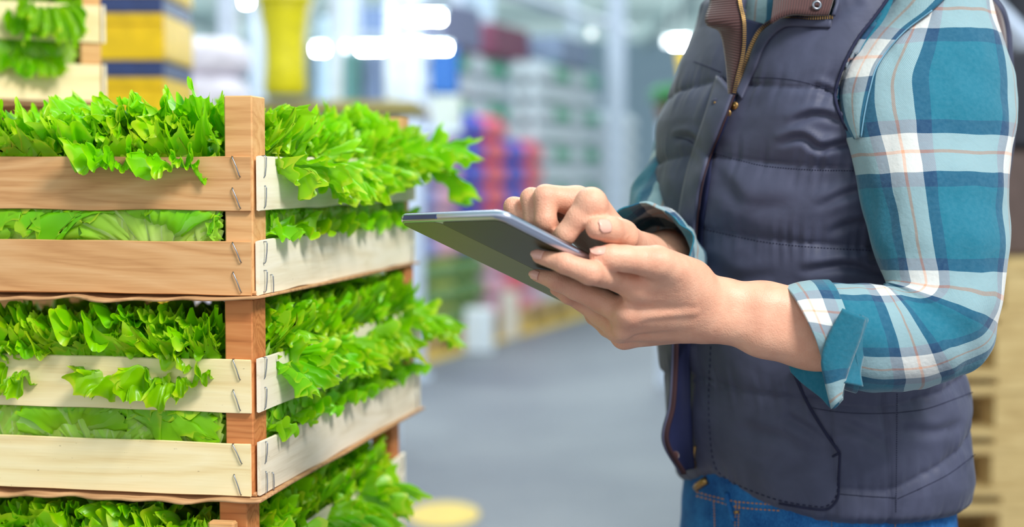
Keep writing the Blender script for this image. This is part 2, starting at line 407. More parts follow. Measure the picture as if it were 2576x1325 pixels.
def put(kind, s, d, z, ci=0, k=0, wall=False):
    put_(kind, s, d, z); o_ = PUT[-1]
    adj = {'pink': 'red-pink', 'blue': 'deep blue', 'pale': 'pale pink', 'lav': 'lavender', 'green': 'white and green-labelled', 'white': 'plain white', 'yg': 'yellow-green', 'dg': 'dark green'}[kind]
    o_['label'] = '%s bottle pack, %s from the floor in the %s %s stack from left' % (adj, ORD[k], ORD[ci], 'back' if wall else 'front')
PUT = []
def put_(kind, s, d, z):
    if kind not in protos:
        a, b, c, lb, g = spec[kind]; protos[kind] = pack(PW, PD, PH, a, b, c, L(s, d, z), lb, g); PUT.append(protos[kind])
    else: PUT.append(dup(protos[kind], L(s, d, z)))
cols = [('pale', .12, 9), ('lav', .56, 9), ('pale', 1.0, 9), ('blue', 1.5, 9), ('pink', 1.98, 9), ('blue', 2.42, 8), ('pink', 2.86, 8)]
for ci, (kd, s, n) in enumerate(cols):
    for k in range(n):
        z = .145+k*.17; kk = kd
        if k < 3: kk = ('yg', 'dg', 'yg', 'dg', 'pale', 'pink', 'pale')[ci]
        put(kk, s, .3, z, ci, k)
for ci, s in enumerate((1.55, 2.0, 2.45, 2.9, 3.34, 3.78, 4.22, 4.66, 5.1, 5.54, 6.0)):
    top = 12
    for k in range(9 if ci < 4 else 0, top):
        if ci > 7 and k > 9: continue
        put('green' if (ci % 2 == 1 and k % 2 == 1) and ci < 8 else 'white', s, .62 if ci < 4 else .35, .145+k*.17, ci, k, True)
# shelf beam carrying the upper packs
t = thing('storage_rack', 'pale blue-white steel storage rack behind the stacked bottle packs', 'rack', L(0, .9))
Mt = MX(t)
ups = []
for s in (-.20, 1.0, 1.25, 3.3, 4.96, 6.6):
    m = MB().box(L(s, .06 if s == 4.96 else 1.0, 2.1), (.16 if s == 4.96 else .09, .10, 4.2)); obj('upright', m.mesh(), M_UPR, t, Mt)
obj('cross_beam', MB().tube([L(1.2, .66, 1.60), L(3.1, .66, 1.60)], .05, 4).mesh(), M_UPR, t, Mt)
obj('cross_beam', MB().tube([L(-.3, .1, 3.3), L(7, .1, 3.3)], .06, 4).mesh(), M_UPR, t, Mt)
obj('cross_beam', MB().tube([L(-.3, .5, 2.75), L(7, .5, 2.75)], .05, 4).mesh(), M_UPR, t, Mt)
def carton(c, d, mat, label, rz=GANG, name='cardboard_box', cat='box', group=None):
    t = thing(name, label, cat, (c[0], c[1], c[2]-d[2]/2), rz, group)
    obj('body', MB().box((0, 0, d[2]/2), d, bev=.01).mesh(), mat, t)
    obj('tape', MB().box((0, 0, d[2]+.001), (d[0]*.98, .05, .002)).mesh(), M_TAN2, t); return t
carton(L(3.07, .62, 2.19+.13), (.86, .4, .26), plain('maroon', (128, 66, 92), .6), 'dark maroon box on top of the white and green packs')
carton(L(1.95, .62, 2.19+.16), (.8, .4, .32), plain('slate', (120, 124, 156), .6), 'slate grey box on top of the packs left of the maroon box')
carton(L(4.15, .4, 2.19+.12), (.86, .4, .24), plain('bluegrey', (130, 146, 176), .6), 'blue-grey box right of the maroon box on the high packs')
def pedestal(name, px, Z, wpx, ztop, dep, label, mat):
    q_ = P(px, 445, Z); w_ = wpx*Z/FPX; t_ = thing(name, label, 'shelf', (q_[0], q_[1], 0))
    obj('shelf_board', MB().box((0, 0, ztop-.02), (w_, dep, .04), bev=.004).mesh(), mat, t_)
    obj('shelf_board', MB().box((0, 0, ztop-.55), (w_, dep, .04), bev=.004).mesh(), mat, t_)
    for sx in (-1, 1):
        for sy in (-1, 1): obj('leg', MB().box((sx*(w_/2-.02), sy*(dep/2-.02), (ztop-.04)/2), (.04, .04, ztop-.04)).mesh(), mat, t_)
zs = P(900, 262, 9.4)[2]; pedestal('display_shelf', 895, 9.4, 215, zs, .42, 'pale steel display shelf with small boxes behind the lettuce', M_UPR)
carton((P(880, 0, 9.4)[0], P(880, 445, 9.4)[1], zs+.15), (.15, .3, .30), plain('deep_green', (74, 118, 116), .6), 'dark green box between grey posts above the lettuce', 0)
carton((P(958, 0, 9.4)[0], P(958, 445, 9.4)[1], zs+.14), (.16, .3, .28), plain('deep_navy', (84, 100, 130), .6), 'navy grey box beside the dark green box', 0)
carton((P(826, 0, 9.4)[0], P(826, 445, 9.4)[1], zs+.25), (.09, .3, .5), plain('ice_blue', (176, 200, 222), .6), 'ice blue carton right of the yellow bucket', 0)
zs = P(935, 90, 15)[2]; pedestal('display_shelf', 935, 15, 230, zs, .5, 'tall pale shelf far behind the low row of lamps', M_UPR)
carton((P(935, 0, 15)[0], P(935, 445, 15)[1], zs+.13), (.75, .4, .24), plain('mid_blue', (110, 136, 190), .6), 'blue box high behind the round lamps', 0)
carton((P(1205, 0, 10.8)[0], P(1205, 445, 10.8)[1], .15), (.20, .20, .30), plain('white_box', (232, 240, 252), .6), 'white container on the floor in front of the pallets', 0)
carton((P(1282, 0, 11.7)[0], P(1282, 445, 11.7)[1], .175), (.13, .2, .35), plain('cream_box', (226, 216, 206), .6), 'narrow cream container beside the white container', 0)
# second rack nearer on the left with the bucket, sacks and small boxes
t = thing('steel_shelf', 'white steel shelf frame with bright post behind the top lettuce crate', 'shelf', P(760, 445, 6.2)*np.array([1, 1, 0]))
Mt = MX(t); q = P(579, 445, 6.0)
obj('upright', MB().box((q[0], q[1], 1.9), (.068, .07, 3.8)).mesh(), M_UPR, t, Mt)
q2 = P(1040, 445, 6.6)
for xx in (848, 985):
    q3 = P(xx, 445, 6.9); obj('upright', MB().box((q3[0], q3[1], 1.9), (.05, .05, 3.8)).mesh(), M_UPR, t, Mt)
q4 = P(720, 258, 6.2); obj('shelf_board', MB().box((q4[0], q4[1]+.25, q4[2]-.02), (1.05, .9, .04)).mesh(), plain('shelf_ochre', (176, 160, 90), .6), t, Mt)
q5 = P(1040, 445, 9.4)
t = thing('rack_post', 'broad bright white rack post right of the top lettuce crate', 'post', (q5[0], q5[1], 0))
obj('upright', MB().box((0, 0, 2.1), (.12, .1, 4.2)).mesh(), M_UPR, t); obj('foot_plate', MB().box((0, 0, .006), (.2, .2, .012)).mesh(), M_UPR, t)
zq = P(1110, 325, 9.4)[2]; xq = P(1112, 445, 9.4)[0]
obj('bracket_shelf', MB().box((xq-q5[0], 0, zq-.02), (.24, .36, .03), bev=.003).mesh(), M_UPR, t)
carton((xq+.03, q5[1], zq-.005+.10), (.18, .30, .20), plain('beige_box', (190, 196, 190), .6), 'beige box on the bracket of the white post, below the strong blue box', 0)
carton((xq+.02, q5[1], zq-.005+.20+.15), (.16, .28, .28), plain('strong_blue', (16, 92, 170), .6), 'strong blue box beside the white rack post below the lamps', 0)
q6 = P(1195, 445, 12.4)
t = thing('rack_post', 'wide pale blue column between the lamps and the bottle packs', 'post', (q6[0], q6[1]+1.2, 0))
obj('upright', MB().box((0, 0, 2.1), (.27, .2, 4.2)).mesh(), plain('paleblue_post', (184, 204, 222), .5), t); obj('foot_plate', MB().box((0, 0, .006), (.4, .3, .012)).mesh(), M_UPR, t)
# yellow bucket
q = P(718, 240, 6.0); sc6 = 6.0/FPX
t = thing('yellow_bucket', 'large yellow plastic bucket on the white steel shelf', 'bucket', (q[0], q[1], q[2]))
M_YEL = plain('yellow_plastic', (226, 212, 6), .4)
obj('body', MB().lathe((0, 0, 0), [(.02, 0), (.075, .0), (.085, .02), (.078, .12), (.08, .22), (.098, .33), (.106, .37), (.1, .37), (.075, .2)], 28).mesh('b', True), M_YEL, t)
obj('rim', MB().lathe((0, 0, .355), [(.104, 0), (.115, .004), (.115, .02), (.104, .024)], 28).mesh('b', True), M_YEL, t)
obj('handle', MB().tube([(.11*math.cos(a), -.02, .36-.13*math.sin(a)) for a in np.linspace(0, math.pi, 14)], .004, 6).mesh('h', True), M_UPR, t)
# yellow and navy crates
M_YC = plain('yellow_crate', (238, 196, 8), .4); M_NV = plain('navy_lid', (48, 66, 116), .4)
q = P(262, 445, 3.3)
def ycrate():
    t = thing('plastic_crate', 'yellow plastic crate with navy lid', 'crate', (0, 0, 0), 0, 'yellow crates with navy lids')
    m = MB(); w, d, h = .30, .3, .096
    m.box((0, 0, .004), (w, d, .008)); 
    for sx, sy, bx, by in ((0, -1, w, .008), (0, 1, w, .008), (-1, 0, .008, d), (1, 0, .008, d)): m.box((sx*(w/2-.004), sy*(d/2-.004), h/2), (bx, by, h), bev=.001)
    m.box((0, -d/2-.003, h-.012), (w, .006, .014)); obj('body', m.mesh(), M_YC, t)
    m = MB().box((0, 0, h+.019), (w-.006, d-.004, .038), bev=.004); obj('lid', m.mesh(), M_NV, t)
    return t
y0 = None; zb = 1.207+(445-197)*3.3/FPX + 0.0  # top of a yellow body
pitch = .134; base = zb-.096
ks = [k for k in range(-11, 5) if base+k*pitch > -.01]
zoff = base+ks[0]*pitch
for i, k in enumerate(ks):
    z = base+k*pitch
    lb = {0: 'yellow plastic crate with navy lid just above the lettuce left of the sacks', 1: 'yellow plastic crate with navy lid, the full bright yellow band at top left', 2: 'yellow plastic crate with navy lid at the very top of the photo'}.get(k, 'yellow plastic crate with navy lid, %s from the floor in its stack' % ORD[i])
    if y0 is None: y0 = ycrate(); y0.location = (q[0]-.02, q[1]+.15, z); y0['label'] = lb
    else: dup(y0, (q[0]-.02, q[1]+.15, z), label=lb)
if zoff > .02:
    t = thing('plinth', 'low grey plinth under the yellow and navy crates', 'plinth', (q[0]-.02, q[1]+.15, 0)); obj('body', MB().box((0, 0, zoff/2-.001), (.34, .34, zoff-.002), bev=.004).mesh(), M_NV, t)
# white sacks
NUM = ('one', 'two', 'three', 'four', 'five', 'six', 'seven', 'eight', 'nine', 'ten', 'eleven', 'twelve', 'thirteen', 'fourteen', 'fifteen', 'sixteen')
q = P(505, 445, 5.0); M_SACK = plain('white_sack', (236, 230, 244), .7)
def sack():
    V = []; nu, nv = 28, 15
    for i in range(nu):
        for j in range(nv):
            a = 2*math.pi*i/nu; b = -math.pi/2+math.pi*j/(nv-1)
            f = lambda v, p: math.copysign(abs(v)**p, v)
            x = .16*f(math.cos(b), .35)*f(math.cos(a), .5); y = .13*f(math.cos(b), .35)*f(math.sin(a), .5); z = .062*f(math.sin(b), .75)
            n = mn.noise(Vector((x*20, y*20, z*20)))*.008; V.append((x+n, y+n, z+.062))
    return mesh('sack', V, qgrid(nu, nv, True))
s0 = thing('white_sack', 'white sack, topmost of the white stack behind the lettuce', 'sack', (q[0], q[1], 0), 0, 'white sacks')
obj('body', sack(), M_SACK, s0); obj('seam', MB().tube([(-.165, -.1, .062), (-.168, 0, .066), (-.165, .1, .062)], .004, 6).mesh(), M_LBL, s0)
ns = 14
for i in range(ns):
    z = i*.117
    lb = 'white sack with red seam, topmost of the white stack behind the lettuce' if i == ns-1 else 'white sack with red seam, level %s from the floor in the white stack' % NUM[i]
    if i == 0: s0.location = (q[0], q[1], 0); s0['label'] = lb
    else: dup(s0, (q[0]+random.uniform(-.01, .01), q[1], z), label=lb)
# lamps
M_LAMP = bpy.data.materials.new('lamp_tube'); M_LAMP.use_nodes = True; nb = M_LAMP.node_tree.nodes; b_ = nb['Principled BSDF']
b_.inputs['Emission Color'].default_value = (.86, .97, 1, 1); b_.inputs['Emission Strength'].default_value = 90
M_LAMP2 = M_LAMP.copy(); M_LAMP2.node_tree.nodes['Principled BSDF'].inputs['Emission Strength'].default_value = 5
M_LAMP3 = M_LAMP.copy(); M_LAMP3.node_tree.nodes['Principled BSDF'].inputs['Emission Strength'].default_value = 1.6
lamps = [(806, 124, 19, .03, 0), (870, 118, 21, 0, 1), (935, 122, 20, .10, 0), (990, 118, 20, .10, 0), (1050, 116, 20, .08, 0), (1100, 120, 20, .09, 0), (1070, 45, 16, .12, 0), (985, 42, 18, 0, 1), (620, 2, 16, 0, 0),
         (1680, 105, 16, 0, 1), (1712, 108, 16, .04, 0), (1488, 85, 18, 0, 2)]
names = ['first small lamp from the left in the low row', 'dim lamp second in the low row', 'bright lamp third in the low row', 'bright lamp in the middle of the low row', 'bright lamp crossing the white post',
         'bright lamp ending the low row on the right', 'bright lamp above the low row beside the white post', 'dim lamp left of the upper bright lamp', 'lamp at the top edge above the white sacks', 'dim lamp left of the vest', 'bright round lamp just left of the vest', 'very dim lamp right of the maroon box']
for (x, y, Z, ln, dim), nm in zip(lamps, names):
    q = P(x, y, Z); Z *= .42; q = P(x, y, Z); t = thing('hanging_lamp', 'hanging tube lamp: '+nm, 'lamp', tuple(q))
    w = .03+ln
    obj('tube', MB().tube([(-w/2, 0, 0), (w/2, 0, 0)], .018, 10).mesh(), (M_LAMP, M_LAMP2, M_LAMP3)[dim], t)
    obj('reflector', MB().box((0, 0, .03), (w+.03, .05, .01)).mesh(), M_BEAM, t)
    obj('hanger', MB().tube([(0, 0, .05), (0, 0, 4.4-q[2])], .006, 5).mesh(), M_BEAM, t)
# plant and yellow thing near vest
q = P(1682, 262, 9.0); t = thing('potted_plant', 'small green plant in brown pot beside the vest on a far post', 'plant', (q[0], q[1], 0))
obj('stand', MB().box((0, 0, q[2]/2-.05), (.1, .1, q[2]-.1)).mesh(), M_UPR, t)
obj('pot', MB().lathe((0, 0, q[2]-.1), [(.06, 0), (.08, .1), (.07, .1)], 14).mesh(), plain('brownpot', (110, 84, 70)), t)
m = MB()
for k in range(40):
    a = random.uniform(0, 6.28); r = random.uniform(.04, .14); h = random.uniform(.02, .12); c = (0, 0, q[2]); m.tube([c, (r*.5*math.cos(a), r*.5*math.sin(a), q[2]+h), (r*math.cos(a), r*math.sin(a), q[2]+h*.6)], [.004, .014, .002], 4)
tag(obj('foliage', m.mesh(), plain('plantgreen', (70, 150, 90)), t), kind='stuff')
q = P(1728, 150, 7.0); t = thing('yellow_bin', 'yellow bin partly hidden behind the vest beside the round lamp', 'bin', (q[0]+.06, q[1], 0))
obj('stand', MB().box((0, 0, q[2]/2-.08), (.1, .1, q[2]-.16)).mesh(), M_UPR, t); obj('body', MB().lathe((0, 0, q[2]-.16), [(.08, 0), (.11, .2), (.1, .2)], 20).mesh(), M_YC, t)
# pallet stack on the right
Zr = 3.75; q = P(2556, 445, Zr); n = 7
rz = math.radians(4); ploc = (q[0], q[1]+.4)
p0 = pallet_thing((ploc[0], ploc[1], 0), rz, 'wooden pallet at the bottom of the pallet pile behind the person', 'piled pallets behind the person')
for k in range(1, n):
    dup(p0, (ploc[0]+random.uniform(-.012, .012), ploc[1], k*.1445), rz+random.uniform(-.01, .01), label='wooden pallet in the pile behind the person, level %s from the floor' % ('two', 'three', 'four', 'five', 'six', 'seven')[k-1], group='piled pallets behind the person')
M_DK = plain('dark_crate', (44, 44, 54), .7)
z = n*.1445
carton((ploc[0]-.1, ploc[1]+.05, z+.13), (.9, .7, .26), plain('brown_carton', (96, 78, 74), .7), 'brown carton on top of the pallet pile behind the sleeve', rz)
carton((ploc[0]-.1, ploc[1]+.05, z+.39), (.9, .7, .24), M_DK, 'dark box on the brown carton behind the sleeve', rz)
t = thing('steel_conveyor', 'pale blue steel beam sloping behind the shoulder at the right edge', 'conveyor', (ploc[0], ploc[1]+1.2, 0))
Mt = MX(t)
obj('beam', MB().tube([P(2420, -60, 5), P(2700, 230, 5)], .035, 4).mesh(), M_UPR, t, Mt); obj('beam', MB().tube([P(2440, 640, 5), P(2700, 500, 5)], .035, 4).mesh(), M_UPR, t, Mt)
obj('leg', MB().box((P(2640, 400, 5)[0], P(2640, 400, 5)[1], 1.0), (.07, .07, 2.0)).mesh(), M_UPR, t, Mt)
obj('panel', MB().box((P(2680, 350, 5.4)[0], P(2680, 350, 5.4)[1]+.1, 1.2), (.6, .05, 2.4)).mesh(), M_DK, t, Mt)
# ------------------------------------------------------------------ crates
CA = -math.atan(752/FPX)           # crate yaw: depth axis leans right
CW, CD, CHT = .40, .585, .19
def slat_mesh(Ln, h, th, seed):
    rs = np.random.RandomState(seed); n = 40; V = []
    xs = np.linspace(-Ln/2, Ln/2, n)
    top = h/2+.0012*np.array([mn.noise(Vector((x*14, seed, 0))) for x in xs]); bot = -h/2+.0016*np.array([mn.noise(Vector((x*14, seed, 9))) for x in xs])
    bow = .0018*np.array([mn.noise(Vector((x*5, seed, 4))) for x in xs]); b = .0008
    prof = [(-1, bot, b), (-1, top, -b), (0, top, 0), (1, top, -b), (1, bot, b), (0, bot, 0)]
    F = []
    for i in range(n):
        e = 0 if 0 < i < n-1 else rs.uniform(-.0008, .0008)
        for (sy, zz, dz) in prof: V.append((xs[i]+e, sy*th/2+bow[i], zz[i]+dz))
    k = len(prof)
    for i in range(n-1):
        for j in range(k): j2 = (j+1) % k; F.append((i*k+j, i*k+j2, (i+1)*k+j2, (i+1)*k+j))
    F.append(tuple(range(k))); F.append(tuple((n-1)*k+j for j in range(k))[::-1])
    return mesh('slat', V, F, smooth=False)
SLF = [slat_mesh(CW-.004, .0505, .004, s) for s in (1, 2, 3, 4)]
SLS = [slat_mesh(CD-.004, .0515, .004, s) for s in (5, 6, 7, 8)]
POSTM = MB().box((0, 0, .0925), (.0275, .036, .185), bev=.0012).mesh('post')
def staple_mesh():
    return MB().tube([(0, .003, .0098), (0, -.0006, .0102), (.0002, -.0014, .0085), (.0006, -.0016, 0), (.0002, -.0014, -.0085), (0, -.0006, -.0102), (0, .003, -.0098)], .00060, 6).mesh('staple', True)
STM = staple_mesh()
def veneer_mesh(seed):
    n, m = 60, 8; V = []
    for i in range(n):
        for j in range(m):
            x = -CW/2-.006+(CW+.014)*i/(n-1); y = -CD/2-.006+(CD+.012)*j/(m-1)
            if j == 0: y += -.003+.008*mn.noise(Vector((x*30, seed, 0)))
            if i in (0, n-1): x += .004*mn.noise(Vector((y*30, seed, 3)))
            V.append((x, y, .0012*mn.noise(Vector((x*22, y*22, seed)))-(.0045 if j == 0 else .0015)*(math.sin(math.pi*i/(n-1))**.5*(1+mn.noise(Vector((x*26, seed, 7))))) if j < 2 else 0))
    return mesh('veneer', V, qgrid(n, m))
VEN = [veneer_mesh(s) for s in (1, 5)]
def cm_(o, m):
    o.material_slots[0].link = 'OBJECT'; o.material_slots[0].material = m
def crate(name, label, loc, rz, mf, ms, mp, group, detail=True, seed=0):
    """origin: near right corner at crate bottom; crate spans x -CW..0, y 0..CD"""
    t = thing(name, label, 'crate', loc, rz, group)
    rs = random.Random(seed)
    for (x, y) in ((-.0175, .022), (-CW+.0175, .022), (-.0175, CD-.022), (-CW+.0175, CD-.022)):
        o = obj('post', POSTM, mp, t); o.location = (x, y, .0035)
    def pl(o, m):
        o.material_slots[0].link = 'OBJECT'; o.material_slots[0].material = m
    for z in (.0280, .1072):
        for y in (.002, CD-.002):
            o = obj('front_slat', SLF[rs.randrange(4)], mf, t); pl(o, mf); o.location = (-CW/2-.003, y, z); o.rotation_euler = (0, rs.uniform(-.004, .004), 0)
            if y < .1 and detail:
                for sx, sg in ((-.018, 1), (-CW+.018, -1)):
                    for dz in (.015, -.013):
                        s = obj('staple', STM, M_STEEL, t); s.location = (sx, -.0005, z+dz+rs.uniform(-.001, .001)); s.rotation_euler = (0, -.38*sg+rs.uniform(-.08, .08), 0)
        for x in (-.002, -CW+.002):
            o = obj('side_slat', SLS[rs.randrange(4)], ms, t); pl(o, ms); o.location = (x+.003, CD/2+.0045, z+.0005); o.rotation_euler = (0, rs.uniform(-.003, .003), math.pi/2)
            if x > -.1 and detail:
                for dz in (.015, -.013):
                    s = obj('staple', STM, M_STEEL, t); s.location = (.0035, .016, z+dz+rs.uniform(-.001, .001)); s.rotation_euler = (rs.uniform(-.1, .1), .08, math.pi/2)
                    s = obj('staple', STM, M_STEEL, t); s.location = (.0035, CD-.02, z+dz); s.rotation_euler = (rs.uniform(-.1, .1), .1, math.pi/2)
    if detail:
        s = obj('staple', STM, M_STEEL, t); s.location = (.0035, .034, .010); s.rotation_euler = (0, .0, math.pi/2)
    o = obj('base_sheet', VEN[seed % 2], M_VENEER, t); o.location = (-CW/2, CD/2, .0016)
    md = o.modifiers.new('s', 'SOLIDIFY'); md.thickness = .0026; md.offset = 0
    for y in (.03, CD/2, CD-.03):
        o = obj('base_slat', SLF[0], M_VENEER, t); cm_(o, M_VENEER); o.location = (-CW/2, y, .0045); o.rotation_euler = (math.pi/2, 0, 0)
    for m_ in (SLF[0], POSTM): pass
    return t
pc = P(641, 445, 1.452); Z_BASE = .144
SL = []
def cm(o, m):
    o.material_slots[0].link = 'OBJECT'; o.material_slots[0].material = m
for i in range(6):      # i=0 top
    z = Z_BASE+(5-i)*CHT
    rz = CA+(0, math.radians(-.7), math.radians(.6), 0, .004, 0)[i]
    dx = (0, -.0015, -.008, 0, 0, .002)[i]
    lb = ['topmost of the near stack, brown front slats, cream side slats', 'second from the top of the near stack, pale dirt-specked slats', 'third from the top of the near stack, cut by the bottom edge',
          'fourth crate of the near stack, below the frame', 'fifth crate of the near stack, below the frame', 'bottom crate of the near stack, standing on the pallet'][i]
    t = crate('lettuce_crate', 'wooden lettuce crate, '+lb, (pc[0]+dx, pc[1], z), rz, (M_TAN, M_PALE, M_PALE, M_TAN, M_PALE, M_TAN)[i], (M_CREAM, M_GREY, M_CREAM, M_CREAM, M_GREY, M_CREAM)[i], (M_POST, M_POST2, M_POST2, M_POST, M_POST2, M_POST)[i],
              'lettuce crates in the near stack', i < 3, seed=i)
    for ch in t.children:
        if ch.name.startswith('post'): cm(ch, (M_POST, M_POST2, M_POST2, M_POST, M_POST2, M_POST)[i])
    if i == 2:
        o = obj('corner_wedge', MB().box((-.024, -.006, .154), (.026, .012, .034), bev=.002).mesh(), M_POST, t)
    SL.append(t)
def stackpallet(loc, rz, label, h):
    t = thing('pallet', label, 'pallet', loc, rz, 'pallets under the crate stacks'); h2 = h-.022
    for k in range(5): obj('deck_board', MB().box((-.2, .05+k*.12, h-.011), (.42, .1, .022), bev=.002).mesh(), M_PALLET, t)
    for k in range(3):
        for j in range(3): obj('block', MB().box((-.36+.16*j, .06+k*.23, h2/2), (.08, .08, h2), bev=.002).mesh(), M_PALLET, t)
    return t
stackpallet((pc[0], pc[1], 0), CA, 'small wooden pallet under the near crate stack', Z_BASE)
pr = P(268, 445, 2.13); rzr = math.radians(30)
RB = .166
for i in range(7):     # i=6 is the crate on top seen at top left
    z = RB+i*CHT
    lb = {0: 'wooden lettuce crate at the foot of the rear stack, hidden behind the near stack', 6: 'wooden lettuce crate with pale slats at the top left, standing behind the near stack', 5: 'wooden lettuce crate just under the top left crate, hidden behind the lettuce'}.get(i, 'wooden lettuce crate in the rear stack, level %s from its pallet' % NUM[i])
    t = crate('lettuce_crate', lb, (pr[0], pr[1], z), rzr, M_PALE if i > 4 else M_TAN, M_CREAM, M_POST2, 'lettuce crates in the rear stack', False, seed=20+i)
    for ch in t.children:
        if ch.name.startswith('post'): cm(ch, M_POST)
    if i == 6: REAR = t
stackpallet((pr[0], pr[1], 0), rzr, 'small wooden pallet under the rear crate stack', RB)
for i in (7,):
    t = crate('lettuce_crate', 'wooden lettuce crate above the top left crate, outside the frame', (pr[0], pr[1], RB+i*CHT), rzr, M_PALE, M_CREAM, M_POST2, 'lettuce crates in the rear stack', False, seed=33)

# ------------------------------------------------------------------ lettuce leaves
def leafpts(Ln, rs, bend, na=13, nt=160, ruf=1.0, wid=1.0):
    """flat fan leaf bent over an arc. returns V (in leaf frame: y outward, z up, x side), uv."""
    thm = 1.12*wid
    a = np.linspace(.04, 1, na)**.72; th = np.linspace(-thm, thm, nt); A, T = np.meshgrid(a, th, indexing='ij'); tn = T/thm
    ph = rs.uniform(0, 6.28, 8)
    def alt(K, lin_=False, jit=.32, lo=.35, sh=0.0):
        xk = np.linspace(-1.15, 1.15, K)+rs.uniform(-jit, jit, K)*2.3/K; v = np.where(np.arange(K) % 2, 1, -1)*rs.uniform(lo, 1.25, K)
        def f_(dq):
            q = tn+sh+dq; k = np.clip(np.searchsorted(xk, q)-1, 0, K-2); f = np.clip((q-xk[k])/(xk[k+1]-xk[k]), 0, 1)
            if not lin_: f = f*f*(3-2*f)
            return v[k]*(1-f)+v[k+1]*f
        return f_(0), f_(1.15/K)
    sc = (Ln/.12)**.6; fine = nt > 200
    K1 = int(14*sc)+2; K2 = int(31*sc)+2; K3 = int((100 if fine else 60)*sc)+2
    r1, t1 = alt(K1, sh=.03*np.sin(A*3+ph[0])); r2, t2 = alt(K2, sh=.02*np.sin(A*5+ph[1])); r3, t3 = alt(K3, False, jit=.2); tt = alt(K2+7, True, lo=.1)[0]
    Rm = Ln*(1-.30*np.abs(tn)**2.2)*(1+.05*np.sin(tn*5+ph[0])+.035*np.sin(tn*11+ph[1]))
    Rm = Rm*(1+(.032*tt+.030*r3)*A**9)
    zz = ruf*(A**2.4*.0095*r1+A**3.4*.0078*r2+A**6*.0024*r3+.0016*A*np.sin(30*A+ph[2])*np.sin(17*tn+ph[3]))
    tang = ruf*(A**3*.0050*t1+A**5*.0018*t2+A**6*.0012*t3)
    rad = ruf*(A**4*.0050*t1+A**6*.0034*r2*t1)
    r = A*Rm+rad
    x0_ = r*np.sin(T); y0_ = r*np.cos(T); zz = zz+.0020*A*np.sin(260*x0_+4*np.sin(90*y0_+ph[4]))*np.sin(230*y0_+3*np.sin(110*x0_)+ph[5])
    X = r*np.sin(T*A**.35)+tang*np.cos(T); Y = r*np.cos(T*A**.35)-tang*np.sin(T)
    zz = zz+.0016*np.sin(tn*24+ph[1]*A)*A**.6*(1-A*.5)
    zz = zz+.9*X*X/ (Ln)*rs.uniform(-.2, .8)        # cup
    # bend: elevation angle e(s) along Y
    e0, e1 = bend
    S = np.clip(Y/Ln, -.3, 1.15); N = 24; s = np.linspace(-.3, 1.2, 61); e = e0+(e1-e0)*np.clip(s, 0, 1.2)**1.2
    cy = np.cumsum(np.cos(e))*(s[1]-s[0])*Ln; cz = np.cumsum(np.sin(e))*(s[1]-s[0])*Ln; i0 = np.argmin(np.abs(s)); cy -= cy[i0]; cz -= cz[i0]
    py = np.interp(S, s, cy); pz = np.interp(S, s, cz); ee = np.interp(S, s, e)
    V = np.stack([X, py-np.sin(ee)*zz, pz+np.cos(ee)*zz], -1)
    uv = np.stack([tn*.5+.5, A], -1)
    return V.reshape(-1, 3), uv.reshape(-1, 2), (na, nt)
def rotz(V, a):
    c, s = math.cos(a), math.sin(a); return np.stack([V[:, 0]*c-V[:, 1]*s, V[:, 0]*s+V[:, 1]*c, V[:, 2]], 1)
def clampin(V, over=None, zt=.137, ceil=None, lo=(-CW, 0), fr=.0045):
    """V in crate coordinates; keep inside slats, let it bulge above the top slat"""
    z = V[:, 2]
    rel = np.clip((z-zt+.004)/.03, 0, 1)
    def soft(d, lim, k=.007): return np.where(d > lim-k, lim-k+k*(1-np.exp(-(d-(lim-k))/k)), d)
    lim = -fr+.0001+rel*.030
    gap = ((z > .055) & (z < .080))*.0035
    if over is None:
        V[:, 0] = soft(V[:, 0], lim+gap, .012); V[:, 1] = -soft(-V[:, 1], lim+gap, .012)
    else:
        for ax, sg in ((0, 1), (1, -1)):
            d = V[:, ax]*sg
            if over == ax:
                below = z < zt
                out = d > -.002
                d2 = np.where(below & out, np.maximum(d, .0055), np.where(below, np.minimum(d, -.0075), d))
                V[:, ax] = d2*sg
            else: V[:, ax] = sg*soft(d, lim+gap, .012)
    V[:, 0] = np.maximum(V[:, 0], -CW+.006); V[:, 1] = np.minimum(V[:, 1], CD-.006)
    V[:, 2] = np.maximum(V[:, 2], .0085)
    V[:, 0] = np.where(V[:, 1] < -.002, soft(V[:, 0], -.036, .012), V[:, 0])
    V[:, 1] = np.where(V[:, 0] > .002, -soft(-V[:, 1], -.046, .012), V[:, 1])
    if ceil is not None: V[:, 2] = soft(V[:, 2], ceil, .012)
    return V
def pf(V, o_, g):
    Q = qgrid(*g); W_ = V+o_; bad = (W_[:, 0] > -.0335) & (W_[:, 0] < .003) & (W_[:, 1] > -.010) & (W_[:, 1] < .0435)
    Q = Q[~bad[Q].any(1)]; e = np.linalg.norm(V[Q]-V[np.roll(Q, 1, axis=1)], axis=2).max(1); return Q[e < .016]
